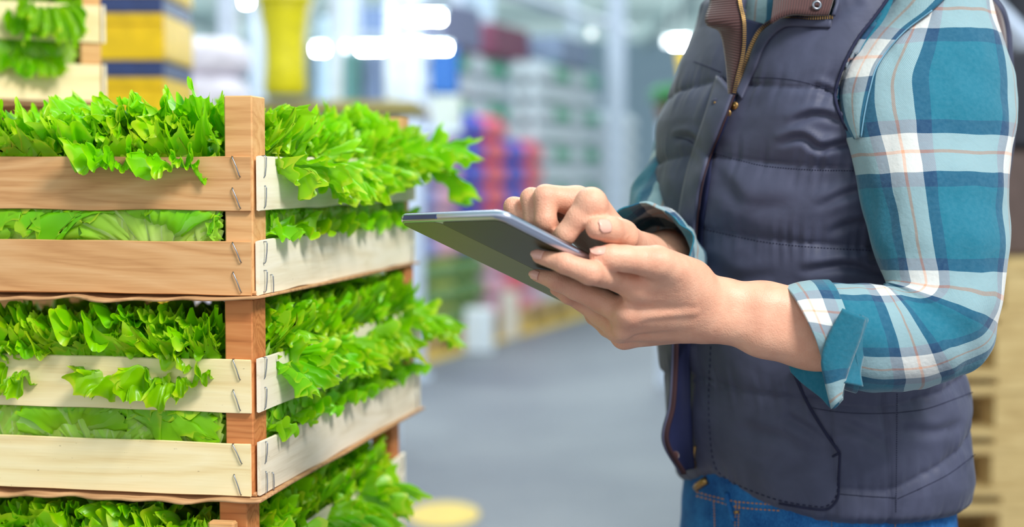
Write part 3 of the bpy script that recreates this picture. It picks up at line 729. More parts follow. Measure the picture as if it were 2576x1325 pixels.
def head(parent_loc, rz, cx, cy, label, group, seed, n=15, size=1.0, ceil=None, over=(), z0=.012, tilt=None, hi=True, hscale=1.0, clamp=True, press=(), frill=(), gapo=(), tuft=0):
    rs = np.random.RandomState(seed)
    R = Matrix.Rotation(rz, 4, 'Z'); base = Matrix.Translation(parent_loc) @ R
    wl = base @ Vector((cx, cy, z0))
    t = thing('lettuce', label, 'lettuce', tuple(wl), rz, group)
    na, nt = (12, 136) if hi else (9, 90)
    for k in range(n):
        f = k/(n-1)                      # 0 outer .. 1 inner
        az = k*2.39996+seed
        Ln = (.220-.045*f)*size*rs.uniform(.92, 1.08)
        e0 = math.radians(62+26*f); e1 = math.radians(-30+75*f+rs.uniform(-18, 18))
        V, uv, g = leafpts(Ln, rs, (e0, e1), na, nt, ruf=1.15-.25*f, wid=1.0-.25*f)
        V[:, 1] += .012*(1-f); V = rotz(V, az-math.pi/2)
        V[:, 2] *= hscale
        if tilt: # lean outward
            V[:, 0] += V[:, 2]*tilt[0]; V[:, 1] += V[:, 2]*tilt[1]; 
        V = V+np.array([cx, cy, z0])
        if clamp: V = clampin(V, None, ceil=ceil)
        V -= np.array([cx, cy, z0])
        obj('leaf', mesh('leaf', V, pf(V, np.array([cx, cy, z0]), g), uv), M_LEAF, t)
    for (ax, along, Ln, rise, out, drop, wd) in over:
        # leaf that climbs inside, crosses the slat top and droops outside
        V, uv, g = leafpts(Ln, rs, (math.radians(rise), math.radians(drop)), 16, 280, ruf=1.1, wid=wd)
        az = (-math.pi/2 if ax == 1 else 0)+rs.uniform(-.15, .15)
        V = rotz(V, az-math.pi/2)
        o_ = np.array([along, out, .085]) if ax == 1 else np.array([out, along, .085])
        V = clampin(V+o_, ax, ceil=ceil)-np.array([cx, cy, z0])
        obj('leaf', mesh('leaf', V, pf(V, np.array([cx, cy, z0]), g), uv), M_LEAF, t)
    for (ax, along, zs_, Ln, rise, drop_, az_) in frill:
        V, uv, g = leafpts(Ln, rs, (math.radians(rise), math.radians(drop_)), 11, 230, ruf=1.1, wid=1.05)
        uv[:, 1] = .35+.65*uv[:, 1]
        az = (-math.pi/2 if ax == 1 else 0)+az_; V = rotz(V, az-math.pi/2)
        o_ = np.array([along, .045, zs_]) if ax == 1 else np.array([-.045, along, zs_])
        V = clampin(V+o_, ax, ceil=ceil)-np.array([cx, cy, z0])
        obj('leaf', mesh('leaf', V, pf(V, np.array([cx, cy, z0]), g), uv), M_LEAF, t)
    for (ax, along, Ln, wd, dr) in gapo:
        V, uv, g = leafpts(Ln, rs, (math.radians(60), math.radians(dr)), 11, 200, ruf=.8, wid=wd)
        V = rotz(V, rs.uniform(-.4, .4)-math.pi/2+(-math.pi/2 if ax else 0))+(np.array([along, .030, .040]) if ax else np.array([-.030, along, .040])); V[:, 2] = np.minimum(V[:, 2], .0790)
        V = clampin(V, ax, zt=.0570); V[:, 2] = np.minimum(V[:, 2], .0800); V -= np.array([cx, cy, z0])
        obj('leaf', mesh('leaf', V, pf(V, np.array([cx, cy, z0]), g), uv), M_LEAF, t)
    for k in range(tuft):
        Ln = rs.uniform(.050, .072); V, uv, g = leafpts(Ln, rs, (math.radians(rs.uniform(20, 80)), math.radians(rs.uniform(-70, 10))), 10, 205, ruf=1.0, wid=1.1)
        uv[:, 1] = .35+.65*uv[:, 1]; r_ = .058*math.sqrt(rs.rand()); a_ = rs.uniform(0, 6.28)
        out_ = math.atan2(-1.0 if cy < .15 else -.2, 1.0 if cx > -.15 else .1)+rs.uniform(-1.1, 1.1)
        V = rotz(V, out_-math.pi/2)+np.array([cx+r_*math.cos(a_), cy+r_*math.sin(a_), rs.uniform(.118, .150) if ceil is None else rs.uniform(.11, .14)])
        V = clampin(V, None, ceil=ceil)-np.array([cx, cy, z0])
        obj('leaf', mesh('leaf', V, pf(V, np.array([cx, cy, z0]), g), uv), M_LEAF, t)
    for (ax, along, lean) in press:
        V, uv, g = leafpts(.118*rs.uniform(.95, 1.08), rs, (math.radians(86), math.radians(80)), na, nt, ruf=.8, wid=1.0)
        uv[:, 1] = .06+.44*uv[:, 1]
        az = (-math.pi/2 if ax == 1 else 0); V = rotz(V, az-math.pi/2)
        V[:, ax] += -.004*mn_arr(V, 30, seed)*(-1 if ax else 1)
        o_ = np.array([along, .010, .006]) if ax == 1 else np.array([-.010, along, .006])
        V = clampin(V+o_, None, ceil=ceil)-np.array([cx, cy, z0])
        obj('leaf', mesh('leaf', V, pf(V, np.array([cx, cy, z0]), g), uv), M_LEAF, t)
    return t
def mn_arr(V, sc, sd): return np.sin(V[:, 0]*sc*6+sd)*np.cos(V[:, 1]*sc*5)*np.sin(V[:, 2]*sc*3+1)
def cl(i): o = SL[i]; return Vector(o.location), o.rotation_euler[2]
gN = ('lettuces in the top crate', 'lettuces in the second crate', 'lettuces in the third crate')
# over: (axis, position along slat, length, rise deg, start offset inward, end elevation deg, width)
def frl(a, b, cx, cy, i, q):
    r = random.Random(q*13+i); out = []
    for (use, ax, c) in ((b == 0, 1, cx), (a == 0, 0, cy)):
        if not use: continue
        for k in range(9):
            al = c+(-.055+.11*(k % 5)/4)+r.uniform(-.012, .012)
            if ax == 1 and al > -.068: al = -.068-r.random()*.02
            if ax == 0 and al < .074: al = .074+r.random()*.02
            if i == 0 and ax == 1: out.append((ax, al, r.uniform(.122, .15), r.uniform(.045, .056), r.uniform(50, 80), r.uniform(-28, 45), r.uniform(-.6, .6))); continue
            out.append((ax, al, r.uniform(.112, .140) if k < 5 else r.uniform(.125, .15), r.uniform(.05, .068) if k < 5 else r.uniform(.05, .062), r.uniform(40, 75), r.uniform(-50, 5) if k < 5 else r.uniform(-30, 40), r.uniform(-.6, .6)))
    return out
def rowcol(i, cxs, cys, ceil, over, hs, skip=(), base_seed=0, size=1.0):
    loc, rz = cl(i); q = 0
    cr = ('top crate', 'second crate', 'third crate')[i]
    rn = ('front row', 'second row', 'third row', 'back row'); cn = ('beside the corner post', 'in the middle', 'at the far left')
    for b, cy in enumerate(cys):
        for a, cx in enumerate(cxs):
            q += 1
            if (a, b) in skip: continue
            tx = .18 if a == 0 else 0; ty = -.20 if b == 0 else 0
            lb = 'green frilly lettuce in the %s of the %s, %s' % (rn[b], cr, cn[a] if b == 0 else ('along the cream side slats' if a == 0 else cn[a]))
            head(loc, rz, cx, cy, lb, gN[i], base_seed+q*7+i*100, n=14 if (b < 2 or a == 0) else 10, ceil=ceil, over=over.get((a, b), ()), tilt=(tx, ty), hi=(b < 2 or a == 0), hscale=hs, size=size, tuft=(12 if i == 0 else 6) if (b == 0 or a == 0 or (b == 1 and i == 0)) else 0, gapo=[(0, cy+dy, .058, 1.0, -30) for dy in (-.035, .03)] if (a == 0 and i < 2) else (), frill=frl(a, b, cx, cy, i, q), press=([(1, cx+dx, 12*dx/.03) for dx in (-.052, -.012, .035)] if b == 0 else [])+([(0, cy+dy, 0) for dy in (-.052, -.012, .035)] if a == 0 else []))
CXS = (-.088, -.205, -.325); CYS = (.088, .225, .365, .50)
rowcol(0, CXS, CYS, None, {
    (0, 0): [(0, .080, .105, 62, -.05, -50, .7), (0, .135, .12, 60, -.05, -62, .8), (1, -.085, .086, 74, .035, -15, .55)],
    (1, 0): [(1, -.14, .088, 76, .035, -15, .5)],
    (0, 1): [(0, .190, .13, 60, -.05, -72, .8), (0, .25, .115, 60, -.05, -55, .8)],
    (0, 2): [(0, .33, .115, 60, -.05, -50, .8), (0, .385, .12, 62, -.05, -45, .8)],
    (0, 3): [(0, .46, .14, 60, -.05, -40, .8), (0, .53, .16, 55, -.05, -25, .9), (0, .56, .15, 55, -.05, -60, .8)]}, 1.0, base_seed=3, size=.95)
rowcol(1, CXS, CYS, .187, {
    (0, 0): [(1, -.085, .086, 66, .045, -60, .8), (1, -.128, .088, 66, .045, -60, .75), (0, .080, .105, 60, -.05, -55, .8), (0, .12, .10, 60, -.05, -45, .7)],
    (1, 0): [(1, -.245, .072, 70, .04, -50, .5)],
    (2, 0): [(1, -.345, .068, 70, .04, -40, .7)],
    (0, 1): [(0, .20, .105, 60, -.05, -58, .8), (0, .26, .11, 62, -.05, -55, .8)],
    (0, 2): [(0, .34, .105, 60, -.05, -58, .8), (0, .40, .115, 60, -.05, -55, .8)],
    (0, 3): [(0, .48, .13, 60, -.05, -40, .9), (0, .54, .13, 60, -.05, -55, .9)]}, .98, skip=((1, 2), (2, 2), (1, 3), (2, 3)), base_seed=11)
rowcol(2, CXS, CYS, .186, {
    (0, 0): [(0, .075, .12, 60, -.05, -60, .8), (0, .13, .12, 60, -.05, -60, .8)],
    (0, 1): [(0, .20, .125, 60, -.05, -65, .9), (0, .26, .12, 62, -.05, -60, .8)],
    (0, 2): [(0, .34, .12, 60, -.05, -62, .8), (0, .40, .12, 60, -.05, -60, .8)],
    (0, 3): []}, .96, skip=((1, 2), (2, 2), (1, 3), (2, 3), (0, 3)), base_seed=29)
# rear crate
loc, rz = Vector(REAR.location), REAR.rotation_euler[2]
for a, (cx, ov) in enumerate(((-.085, [(1, -.078, .150, 66, .045, -86, .42), (1, -.105, .11, 66, .045, -80, .4)]), (-.195, [(1, -.20, .10, 66, .045, -60, .5)]), (-.30, ()))):
    head(loc, rz, cx, .10, 'lettuce in the crate at top left, %s' % ('nearest its right end', 'with leaves hanging down over the slats', 'cut off by the left edge of the photo')[a], 'lettuces in the rear crate', 71+a, n=13, ceil=.186, over=ov, tilt=(0, -.15), hi=False, tuft=4, press=[(1, cx+d_, 0) for d_ in (-.04, .02)], gapo=[(1, -.088, .082, .55, -88), (1, -.112, .070, .6, -80), (1, -.135, .06, .6, -60)] if a == 0 else ())
# loose hanging leaf strand over the upper slat of the rear crate
loc7 = Vector((pr[0], pr[1], RB+7*CHT))
head(loc7, rz, -.17, .10, 'lettuce above the crate at top left, its leaf hanging into the frame', 'lettuces in the rear crate', 91, n=9, ceil=.186, over=[], tilt=(0, -.1), hi=False, gapo=[])
# ------------------------------------------------------------------ SDF tools
def sn_mesh(f, lo, h):
    """surface nets"""
    ins = f < 0; nx, ny, nz = f.shape
    c = [ins[i:nx-1+i, j:ny-1+j, k:nz-1+k] for i in (0, 1) for j in (0, 1) for k in (0, 1)]
    s = sum(x.astype(np.int8) for x in c); act = (s > 0) & (s < 8)
    idx = -np.ones(act.shape, dtype=np.int64); I, J, K = np.nonzero(act); idx[I, J, K] = np.arange(len(I))
    acc = np.zeros((len(I), 3)); cnt = np.zeros(len(I))
    cs = [(i, j, k) for i in (0, 1) for j in (0, 1) for k in (0, 1)]
    val = {q: f[I+q[0], J+q[1], K+q[2]] for q in cs}
    for a in cs:
        for ax in range(3):
            if a[ax]: continue
            b = list(a); b[ax] = 1; b = tuple(b); va, vb = val[a], val[b]; m = (va < 0) != (vb < 0)
            t = np.where(m, va/(va-vb+1e-12), 0)
            for d in range(3): acc[:, d] += np.where(m, a[d]+(t if d == ax else 0), 0)
            cnt += m
    V = acc/cnt[:, None]+np.stack([I, J, K], 1); V = V*h+lo
    Fs = []
    for ax in range(3):
        sl0 = [slice(1, -1)]*3; sl1 = [slice(1, -1)]*3; sl0[ax] = slice(0, -1); sl1[ax] = slice(1, None)
        a = ins[tuple(sl0)]; b = ins[tuple(sl1)]; X = np.stack(np.nonzero(a != b), 1); sg = a[tuple(X.T)]
        off = np.array([1, 1, 1]); off[ax] = 0; X = X+off
        u, v = [(1, 2), (2, 0), (0, 1)][ax]; du = np.zeros(3, int); dv = np.zeros(3, int); du[u] = 1; dv[v] = 1
        q = [idx[tuple((X-du-dv).T)], idx[tuple((X-dv).T)], idx[tuple(X.T)], idx[tuple((X-du).T)]]
        Q = np.stack(q, 1); Q = np.where(sg[:, None], Q, Q[:, ::-1]); Fs.append(Q)
    return V, np.concatenate(Fs)
def smin(a, b, k): h = np.maximum(k-np.abs(a-b), 0)/k; return np.minimum(a, b)-h*h*k*.25
def cone(Pt, a, b, r1, r2):
    a = np.asarray(a, np.float32); b = np.asarray(b, np.float32); ba = b-a; t = np.clip(((Pt-a)@ba)/max(1e-9, float(ba@ba)), 0, 1)
    return np.linalg.norm(Pt-a-t[..., None]*ba, axis=-1)-(r1+(r2-r1)*t)
def ell(Pt, c, R, r):
    q = (Pt-np.asarray(c, np.float32))@np.asarray(R, np.float32); r = np.asarray(r, np.float32)
    k1 = np.linalg.norm(q/r, axis=-1); k2 = np.linalg.norm(q/(r*r), axis=-1)+1e-9; return k1*(k1-1)/k2
def grid3(lo, hi, h):
    lo = np.array(lo); hi = np.array(hi); n = np.ceil((hi-lo)/h).astype(int)+1
    ax = [np.arange(k, dtype=np.float32)*h+l for k, l in zip(n, lo)]
    return np.stack(np.meshgrid(*ax, indexing='ij'), -1).astype(np.float32), lo
def chain(Pt, pts, rad, k=.002):
    d = None
    for i in range(len(pts)-1):
        e = cone(Pt, pts[i], pts[i+1], rad[i], rad[i+1]); d = e if d is None else smin(d, e, k)
    return d
# tablet frame
TA, TB_, TD = P(992, 557, 1.42), P(1257, 548, 1.292), P(1436, 771, 1.544)
tx = (TB_-TA); WT = np.linalg.norm(tx); tx /= WT; ty = (TD-TA); ty = ty-tx*(ty@tx); HT = np.linalg.norm(ty); ty /= HT
tz = np.cross(tx, ty); tz = tz if tz[2] > 0 else -tz       # tz: screen side (up)
def tray(px, py, off=0.0):
    """depth Z at which the ray through px,py meets the tablet back plane shifted by off along tz"""
    d = P(px, py, 1.0)-C0; return float(((TA+tz*off-C0)@tz)/(d@tz))
THK = .0085
# ---------------- near hand and forearm (left hand)
def fingers_near():
    def T(px, py, r): return P(px, py, tray(px, py, -(r+.0006)))
    ix = [P(1606, 726, 1.388), P(1552, 700, 1.381), P(1484, 686, tray(1482, 686, -.0105)), P(1420, 662, tray(1420, 662, -.0088)), T(1356, 645, .0066)]
    ir = [.0128, .0112, .0104, .0090, .0062]
    md = [P(1578, 792, 1.404), P(1515, 757, 1.420), P(1447, 726, tray(1447, 726, -.0095)), P(1400, 706, tray(1400, 706, -.0090)), T(1351, 692, .0064)]
    mr = [.0128, .0112, .0098, .0088, .0060]
    rg = [P(1560, 826, 1.425), P(1510, 790, 1.452), P(1462, 756, tray(1462, 756, -.009)), P(1430, 742, tray(1430, 742, -.009)), T(1398, 728, .006)]
    rr = [.0122, .0108, .0092, .0082, .0058]
    pk = [P(1570, 846, 1.452), P(1530, 822, 1.480), P(1495, 795, 1.500), P(1480, 772, 1.500), P(1470, 752, 1.492)]
    pr_ = [.0108, .0096, .0084, .0075, .006]
    th = [P(1735, 705, 1.412), P(1652, 660, 1.368), P(1572, 650, 1.352), P(1535, 647, 1.349), P(1505, 644, 1.347)]
    tr_ = [.0205, .0150, .0112, .0112, .0082]
    return ix, ir, md, mr, rg, rr, pk, pr_, th, tr_
def near_arm():
    ix, ir, md, mr, rg, rr, pk, pr_, th, tr_ = fingers_near()
    lo = P(1310, 1010, 1.30); hi = P(2150, 560, 1.56)
    lo = np.minimum(P(1320, 960, 1.31), P(2120, 960, 1.31)); hi = np.maximum(P(1320, 590, 1.56), P(2120, 590, 1.56))
    lo = np.array([P(1320, 700, 1.55)[0], 1.300, min(P(1500, 960, 1.30)[2], P(2110, 960, 1.45)[2])]); hi = np.array([P(2110, 700, 1.50)[0], 1.56, P(1500, 590, 1.30)[2]+.01])
    h = .00165; G, lo = grid3(lo, hi, h)
    # fingers
    d = chain(G, ix, ir, .003); 
    d = smin(d, chain(G, md, mr, .003), .0022); d = smin(d, chain(G, rg, rr, .003), .0022); d = smin(d, chain(G, pk, pr_, .003), .0022)
    w0 = P(1775, 772, 1.430)
    # palm: metacarpal cones
    p = None
    mets = [(ix[0], P(1745, 742, 1.420), .0128, .0205), (md[0], P(1750, 776, 1.424), .0128, .0212), (rg[0], P(1752, 800, 1.436), .0122, .0205), (pk[0], P(1750, 812, 1.450), .0115, .0175)]
    for a, b, r1, r2 in mets:
        e = cone(G, a, b, r1, r2); p = e if p is None else smin(p, e, .008)
    p = smin(p, cone(G, P(1600, 745, 1.405), P(1700, 770, 1.425), .012, .018), .01)
    p = smin(p, cone(G, P(1575, 815, 1.435), P(1700, 800, 1.44), .012, .018), .01)
    tb = cone(G, th[0], th[1], tr_[0], tr_[1]); p = smin(p, tb, .014)
    p = smin(p, cone(G, P(1650, 690, 1.388), P(1740, 735, 1.418), .013, .020), .012)
    d = smin(d, p, .006)
    t = chain(G, th[1:], tr_[1:], .004); d = smin(d, t, .0022)
    # forearm: elliptical cones (wider in image than deep): two parallel cones
    fa = None
    for dy, r in ((-26, 1.0), (26, 1.0)):
        for a, b, r1, r2 in ((P(1742, 774+dy*.95, 1.432), P(1815, 780+dy*1.0, 1.434), .0185, .0182), (P(1815, 780+dy, 1.434), P(1920, 803+dy*1.1, 1.436), .0182, .0225), (P(1920, 803+dy*1.1, 1.436), P(2070, 835+dy*1.2, 1.438), .0225, .029)):
            e = cone(G, a, b, r1, r2); fa = e if fa is None else smin(fa, e, .012)
    d = smin(d, fa, .014)
    # knuckles, ulna bump, tendons
    for c, r in ((P(1600, 722, 1.380), .0085), (P(1577, 790, 1.392), .0088), (P(1566, 832, 1.41), .0075)):
        d = smin(d, np.linalg.norm(G-c.astype(np.float32), axis=-1)-r, .010)
    for a, b in ((P(1590, 732, 1.3825), P(1745, 752, 1.3985)), (P(1580, 795, 1.3925), P(1745, 782, 1.4015)), (P(1572, 830, 1.409), P(1745, 806, 1.4115))):
        d = smin(d, cone(G, a, b, .0046, .0034), .0045)
    d = smin(d, np.linalg.norm(G-P(1480, 688, 1.385).astype(np.float32), axis=-1)-.0072, .006)
    V, F = sn_mesh(d, lo, h); return V, F, (ix, md, rg, pk, th)
# ---------------- far hand (right hand), tapping the screen
def fingers_far():
    s = lambda px, py, r: P(px, py, tray(px, py, THK+r))
    tip = TA+tx*WT*.72+ty*HT*.42+tz*(THK+.0070)
    ix = [P(1487, 512, 1.352), P(1455, 548, 1.350), P(1422, 590, 1.352), tip]
    ir = [.0122, .0104, .0094, .0072]
    md = [P(1452, 508, 1.385), P(1372, 494, 1.372), P(1372, 556, 1.368), P(1392, 584, 1.382)]
    mr = [.0135, .0106, .0098, .0088]
    rg = [P(1432, 518, 1.408), P(1337, 500, 1.388), P(1345, 556, 1.384), P(1368, 580, 1.398)]
    rr = [.0130, .0100, .0094, .0084]
    pk = [P(1410, 540, 1.428), P(1292, 520, 1.405), P(1310, 556, 1.398), P(1335, 572, 1.408)]
    pr_ = [.0118, .0090, .0085, .0078]
    th = [P(1580, 618, 1.43), P(1566, 592, 1.378), P(1535, 578, 1.352), P(1500, 575, 1.338)]
    tr_ = [.018, .0132, .0112, .0092]
    return ix, ir, md, mr, rg, rr, pk, pr_, th, tr_
def far_arm():
    ix, ir, md, mr, rg, rr, pk, pr_, th, tr_ = fingers_far()
    lo = np.array([P(1265, 500, 1.42)[0], 1.24, P(1400, 760, 1.42)[2]]); hi = np.array([P(1720, 600, 1.62)[0], 1.66, P(1400, 455, 1.30)[2]+.01])
    h = .0018; G, lo = grid3(lo, hi, h)
    d = chain(G, ix, ir, .003)
    for pts, r in ((md, mr), (rg, rr), (pk, pr_)): d = smin(d, chain(G, pts, r, .0025), .0018)
    p = None; wr = P(1562, 630, 1.475)
    for a, r in ((ix[0], .0138), (md[0], .0135), (rg[0], .013), (pk[0], .012)):
        b = wr+(a-ix[0])*.30; e = cone(G, a, b, r, .0180); p = e if p is None else smin(p, e, .009)
    d = smin(d, p, .006); d = smin(d, chain(G, th[:2], tr_[:2], .004), .012); d = smin(d, chain(G, th[1:], tr_[1:], .004), .005)
    e = cone(G, wr, P(1632, 672, 1.60), .023, .034); d = smin(d, e, .014)
    d = smin(d, np.linalg.norm(G-P(1482, 507, 1.347).astype(np.float32), axis=-1)-.0074, .008)
    V, F = sn_mesh(d, lo, h); return V, F, (ix, md, rg, pk, th)
def smooth(V, F, it=2):
    for _ in range(it):
        acc = np.zeros_like(V); cnt = np.zeros(len(V))
        for k in range(4):
            a, b = F[:, k], F[:, (k+1) % 4]; np.add.at(acc, a, V[b]); np.add.at(cnt, a, 1); np.add.at(acc, b, V[a]); np.add.at(cnt, b, 1)
        V = V*.5+.5*acc/cnt[:, None]
    return V
V1, F1, J1 = near_arm(); V1 = smooth(V1, F1, 2)
V2, F2, J2 = far_arm(); V2 = smooth(V2, F2, 2)
# ---------------- coarse body (head, neck, torso, upper arms, legs) inside the clothes
def torsoc(z): return None
PHI = math.radians(28); Fd = np.array([-math.cos(PHI), -math.sin(PHI), 0]); Ld = np.array([math.sin(PHI), -math.cos(PHI), 0])
TC = P(2075, 445, 1.70); TC[2] = 0
def B(f, l, z): return TC+Fd*f+Ld*l+np.array([0, 0, z])
HC = B(.075, 0, 1.60)
def coarse():
    lo = np.array([TC[0]-.42, TC[1]-.42, 0.0]); hi = np.array([TC[0]+.34, TC[1]+.40, 1.80]); h = .0085
    G, lo = grid3(lo-.02, hi, h)
    cones = [(B(0, 0, .92), B(0, 0, 1.12), .095, .095), (B(0, 0, 1.12), B(.01, 0, 1.27), .10, .105), (B(0, -.12, 1.345), B(0, .10, 1.345), .045, .045), (B(0, -.05, 1.30), B(0, .05, 1.30), .07, .07), (B(.01, 0, 1.34), B(.055, 0, 1.50), .052, .050),
             (B(0, .05, .90), B(.02, .085, .60), .06, .058), (B(.02, .085, .60), B(.02, .085, .48), .058, .050), (B(.02, .085, .48), B(-.01, .085, .08), .050, .034), (B(0, -.05, .90), B(.02, -.085, .60), .06, .058), (B(.02, -.085, .60), B(.02, -.085, .48), .058, .050), (B(.02, -.085, .48), B(-.01, -.085, .08), .050, .034)]
    d = None
    for a, b, r1, r2 in cones: e = cone(G, a, b, r1, r2); d = e if d is None else smin(d, e, .04)
    tl = .40; up = np.array([0, 0, 1.0]); fw = Fd*math.cos(tl)-up*math.sin(tl); uu = up*math.cos(tl)+Fd*math.sin(tl); R = np.stack([fw, Ld, uu], 1)
    H = lambda a, b, c: HC+fw*a+Ld*b+uu*c
    e = ell(G, H(0, 0, .02), R, (.092, .074, .105)); e = smin(e, ell(G, H(.03, 0, -.045), R, (.058, .052, .072)), .03)
    e = smin(e, cone(G, H(.088, 0, .01), H(.108, 0, -.025), .008, .013), .014)
    for s in (-1, 1):
        e = np.maximum(e, -(np.linalg.norm(G-H(.098, s*.031, .012).astype(np.float32), axis=-1)-.017)); e = smin(e, ell(G, H(-.005, s*.076, -.005), R, (.018, .010, .03)), .006)
    e = smin(e, cone(G, H(.085, -.018, -.062), H(.085, .018, -.062), .008, .008), .006)
    d = smin(d, e, .025); V, F = sn_mesh(d, lo, h); return smooth(V, F, 1), F, H, R
V3, F3, HH, HR = coarse()
# elbows: link arms with simple cones into the body
def armlink():
    G, lo = grid3((P(1560, 0, 1.9)[0], 1.36, .90), (P(2520, 0, 1.6)[0], 1.95, 1.42), .0085)
    d = cone(G, B(0, .15, 1.35), P(2370, 825, 1.475), .040, .034); d = smin(d, cone(G, P(2370, 825, 1.475), P(2050, 826, 1.440), .034, .032), .02)
    d = smin(d, cone(G, B(0, -.15, 1.35), P(1812, 320, 1.85), .038, .034), .01); d = smin(d, cone(G, P(1812, 320, 1.85), P(1692, 650, 1.70), .034, .034), .01); d = smin(d, cone(G, P(1692, 650, 1.70), P(1662, 662, 1.59), .034, .032), .02)
    d = smin(d, cone(G, B(0, -.15, 1.345), B(0, .15, 1.345), .045, .045), .02)
    V, F = sn_mesh(d, lo, .0085); return smooth(V, F, 1), F
V4, F4 = armlink()
PER = thing('person', 'person in navy quilted vest and teal plaid shirt holding a tablet with both hands', 'person', (TC[0], TC[1], 0)); PM_ = MX(PER)
Vs = [V1, V2, V3, V4]; Fs = []; off = 0
for v, f in zip(Vs, (F1, F2, F3, F4)): Fs.append(f+off); off += len(v)
VB = np.concatenate(Vs)
red = np.zeros(len(VB))
def addred(c, r, s): 
    global red
    red = np.maximum(red, s*np.exp(-(np.linalg.norm(VB-c, axis=1)/r)**2))
for J in (J1, J2):
    for f in J[:4]: addred(f[0], .011, .8); addred(f[-2], .008, .6); addred(f[-1], .008, .7); addred(f[1] if J is J2 else f[2], .008, .8)
    addred(J[4][-1], .01, .5)
body = obj('body', mesh('body', VB, np.concatenate(Fs), attr={'red': red}), M_SKIN, PER, PM_)
# nails
def addnail(pts, rads, nrm, span, l, over=.002):
    """nail wrapped on the last finger segment: pts/rads are the two last joints"""
    b, a = pts[-1], pts[-2]; rb, ra = rads[-1], rads[-2]; d = b-a; Ls = np.linalg.norm(d); d = d/Ls
    n = nrm-d*(nrm@d); n = n/np.linalg.norm(n); s = np.cross(d, n); V = []; nu, nv = 15, 12
    e0 = rb*.70+over-l
    for i in range(nu):
        for j in range(nv):
            u = -1+2*i/(nu-1); v = j/(nv-1); e = e0+l*v
            al = u*span*(1-.30*(1-v)**2.5)*(1-.55*max(0, (v-.62)/.38)**2)
            t = np.clip((Ls+e)/Ls, 0, 1.0); r = ra+(rb-ra)*t
            if e > 0: r = math.sqrt(max(r*r-(e*.86)**2, (r*.70)**2))
            r += .0001+.0004*(1-u*u)
            V.append(b+d*e+(n*math.cos(al)+s*math.sin(al))*r)
    o = obj('fingernail', mesh('nail', V, qgrid(nu, nv)), M_NAIL, body); md = o.modifiers.new('s', 'SOLIDIFY'); md.thickness = .0008; md.offset = 0
    o.matrix_parent_inverse = Matrix.Identity(4)
toc = -FV
FN = fingers_near(); FF = fingers_far()
addnail(FN[0], FN[1], toc+UV_*.35, .85, .0125)
addnail(FN[2], FN[3], toc-UV_*.05, .80, .0115)
addnail(FN[8], FN[9], toc*.7+UV_*.9, .85, .0150, .003)
addnail(FF[8], FF[9], toc*1.0+UV_*.25, .75, .0135, -.001)
# ------------------------------------------------------------------ tablet
def tabpt(u, v, w): return TA+tx*u+ty*v+tz*w
M_ALU = plain('tablet_aluminium', (196, 202, 222), .28, 1, var=.02); M_BACK = plain('tablet_back_light', (112, 114, 56), .38, 0, .35, var=.02); M_BACK2 = plain('tablet_back_dark', (54, 54, 28), .38, 0, .35, var=.02); M_GLASS = plain('tablet_glass', (14, 15, 20), .08, 0, var=.01); M_NB = plain('tablet_dark_band', (52, 60, 104), .35, .3)  # olive of the lettuce reflection is put into both back colours
TT = thing('tablet', 'thin silver tablet, its back coloured with olive lettuce reflection, held in both hands', 'tablet', tuple(tabpt(WT/2, HT/2, 0))); TM = MX(TT)
def rrect(w0, w1, h0, h1, r, n=8):
    out = []
    for (cx, cy, a0) in ((w1-r, h1-r, 0), (w0+r, h1-r, 90), (w0+r, h0+r, 180), (w1-r, h0+r, 270)):
        for k in range(n+1): a = math.radians(a0+90*k/n); out.append((cx+r*math.cos(a), cy+r*math.sin(a)))
    return out
def slab(name, layers, mat, parent, M):
    V = []; F = []; n = None
    for (ins, w, rr) in layers:
        lp = rrect(ins, WT-ins, ins, HT-ins, rr); n = len(lp); V += [tabpt(a, b, w) for a, b in lp]
    for i in range(len(layers)-1):
        for k in range(n): k2 = (k+1) % n; F.append((i*n+k, i*n+k2, (i+1)*n+k2, (i+1)*n+k))
    F.append(tuple(range(n))[::-1]); F.append(tuple((len(layers)-1)*n+k for k in range(n)))
    return obj(name, mesh(name, V, F, smooth=False), mat, parent, M)
E_ = [(.0050, 0, .009), (.0026, .0006, .0105), (.0010, .0018, .012), (.0002, .0036, .0125), (0, .0050, .0125), (.0002, .0066, .0125), (.0012, .0080, .012), (.0022, .0085, .011)]
sh = slab('frame', E_, M_ALU, TT, TM); sh.data.polygons.foreach_set('use_smooth', np.array([True]*(len(sh.data.polygons)-2)+[False, False]))
def plate(name, u0, u1, v0, v1, r, w, mat, thick=.0005, flat=None):
    lp = rrect(u0, u1, v0, v1, r); n = len(lp)
    V = [tabpt(a, b, w) for a, b in lp]+[tabpt(a, b, w+thick) for a, b in lp]; F = [tuple(range(n))[::-1], tuple(range(n, 2*n))]
    for k in range(n): k2 = (k+1) % n; F.append((k, k2, k2+n, k+n))
    return obj(name, mesh(name, V, F, smooth=False), mat, TT, TM)
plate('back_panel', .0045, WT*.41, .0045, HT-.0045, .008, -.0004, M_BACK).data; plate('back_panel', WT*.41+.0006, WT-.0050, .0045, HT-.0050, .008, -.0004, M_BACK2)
plate('screen', .002, WT-.002, .002, HT-.002, .011, THK-.0001, M_GLASS, .0004)
plate('edge_band', .012, WT*.41, -.0002, .0030, .0012, .0016, M_NB, .0040)
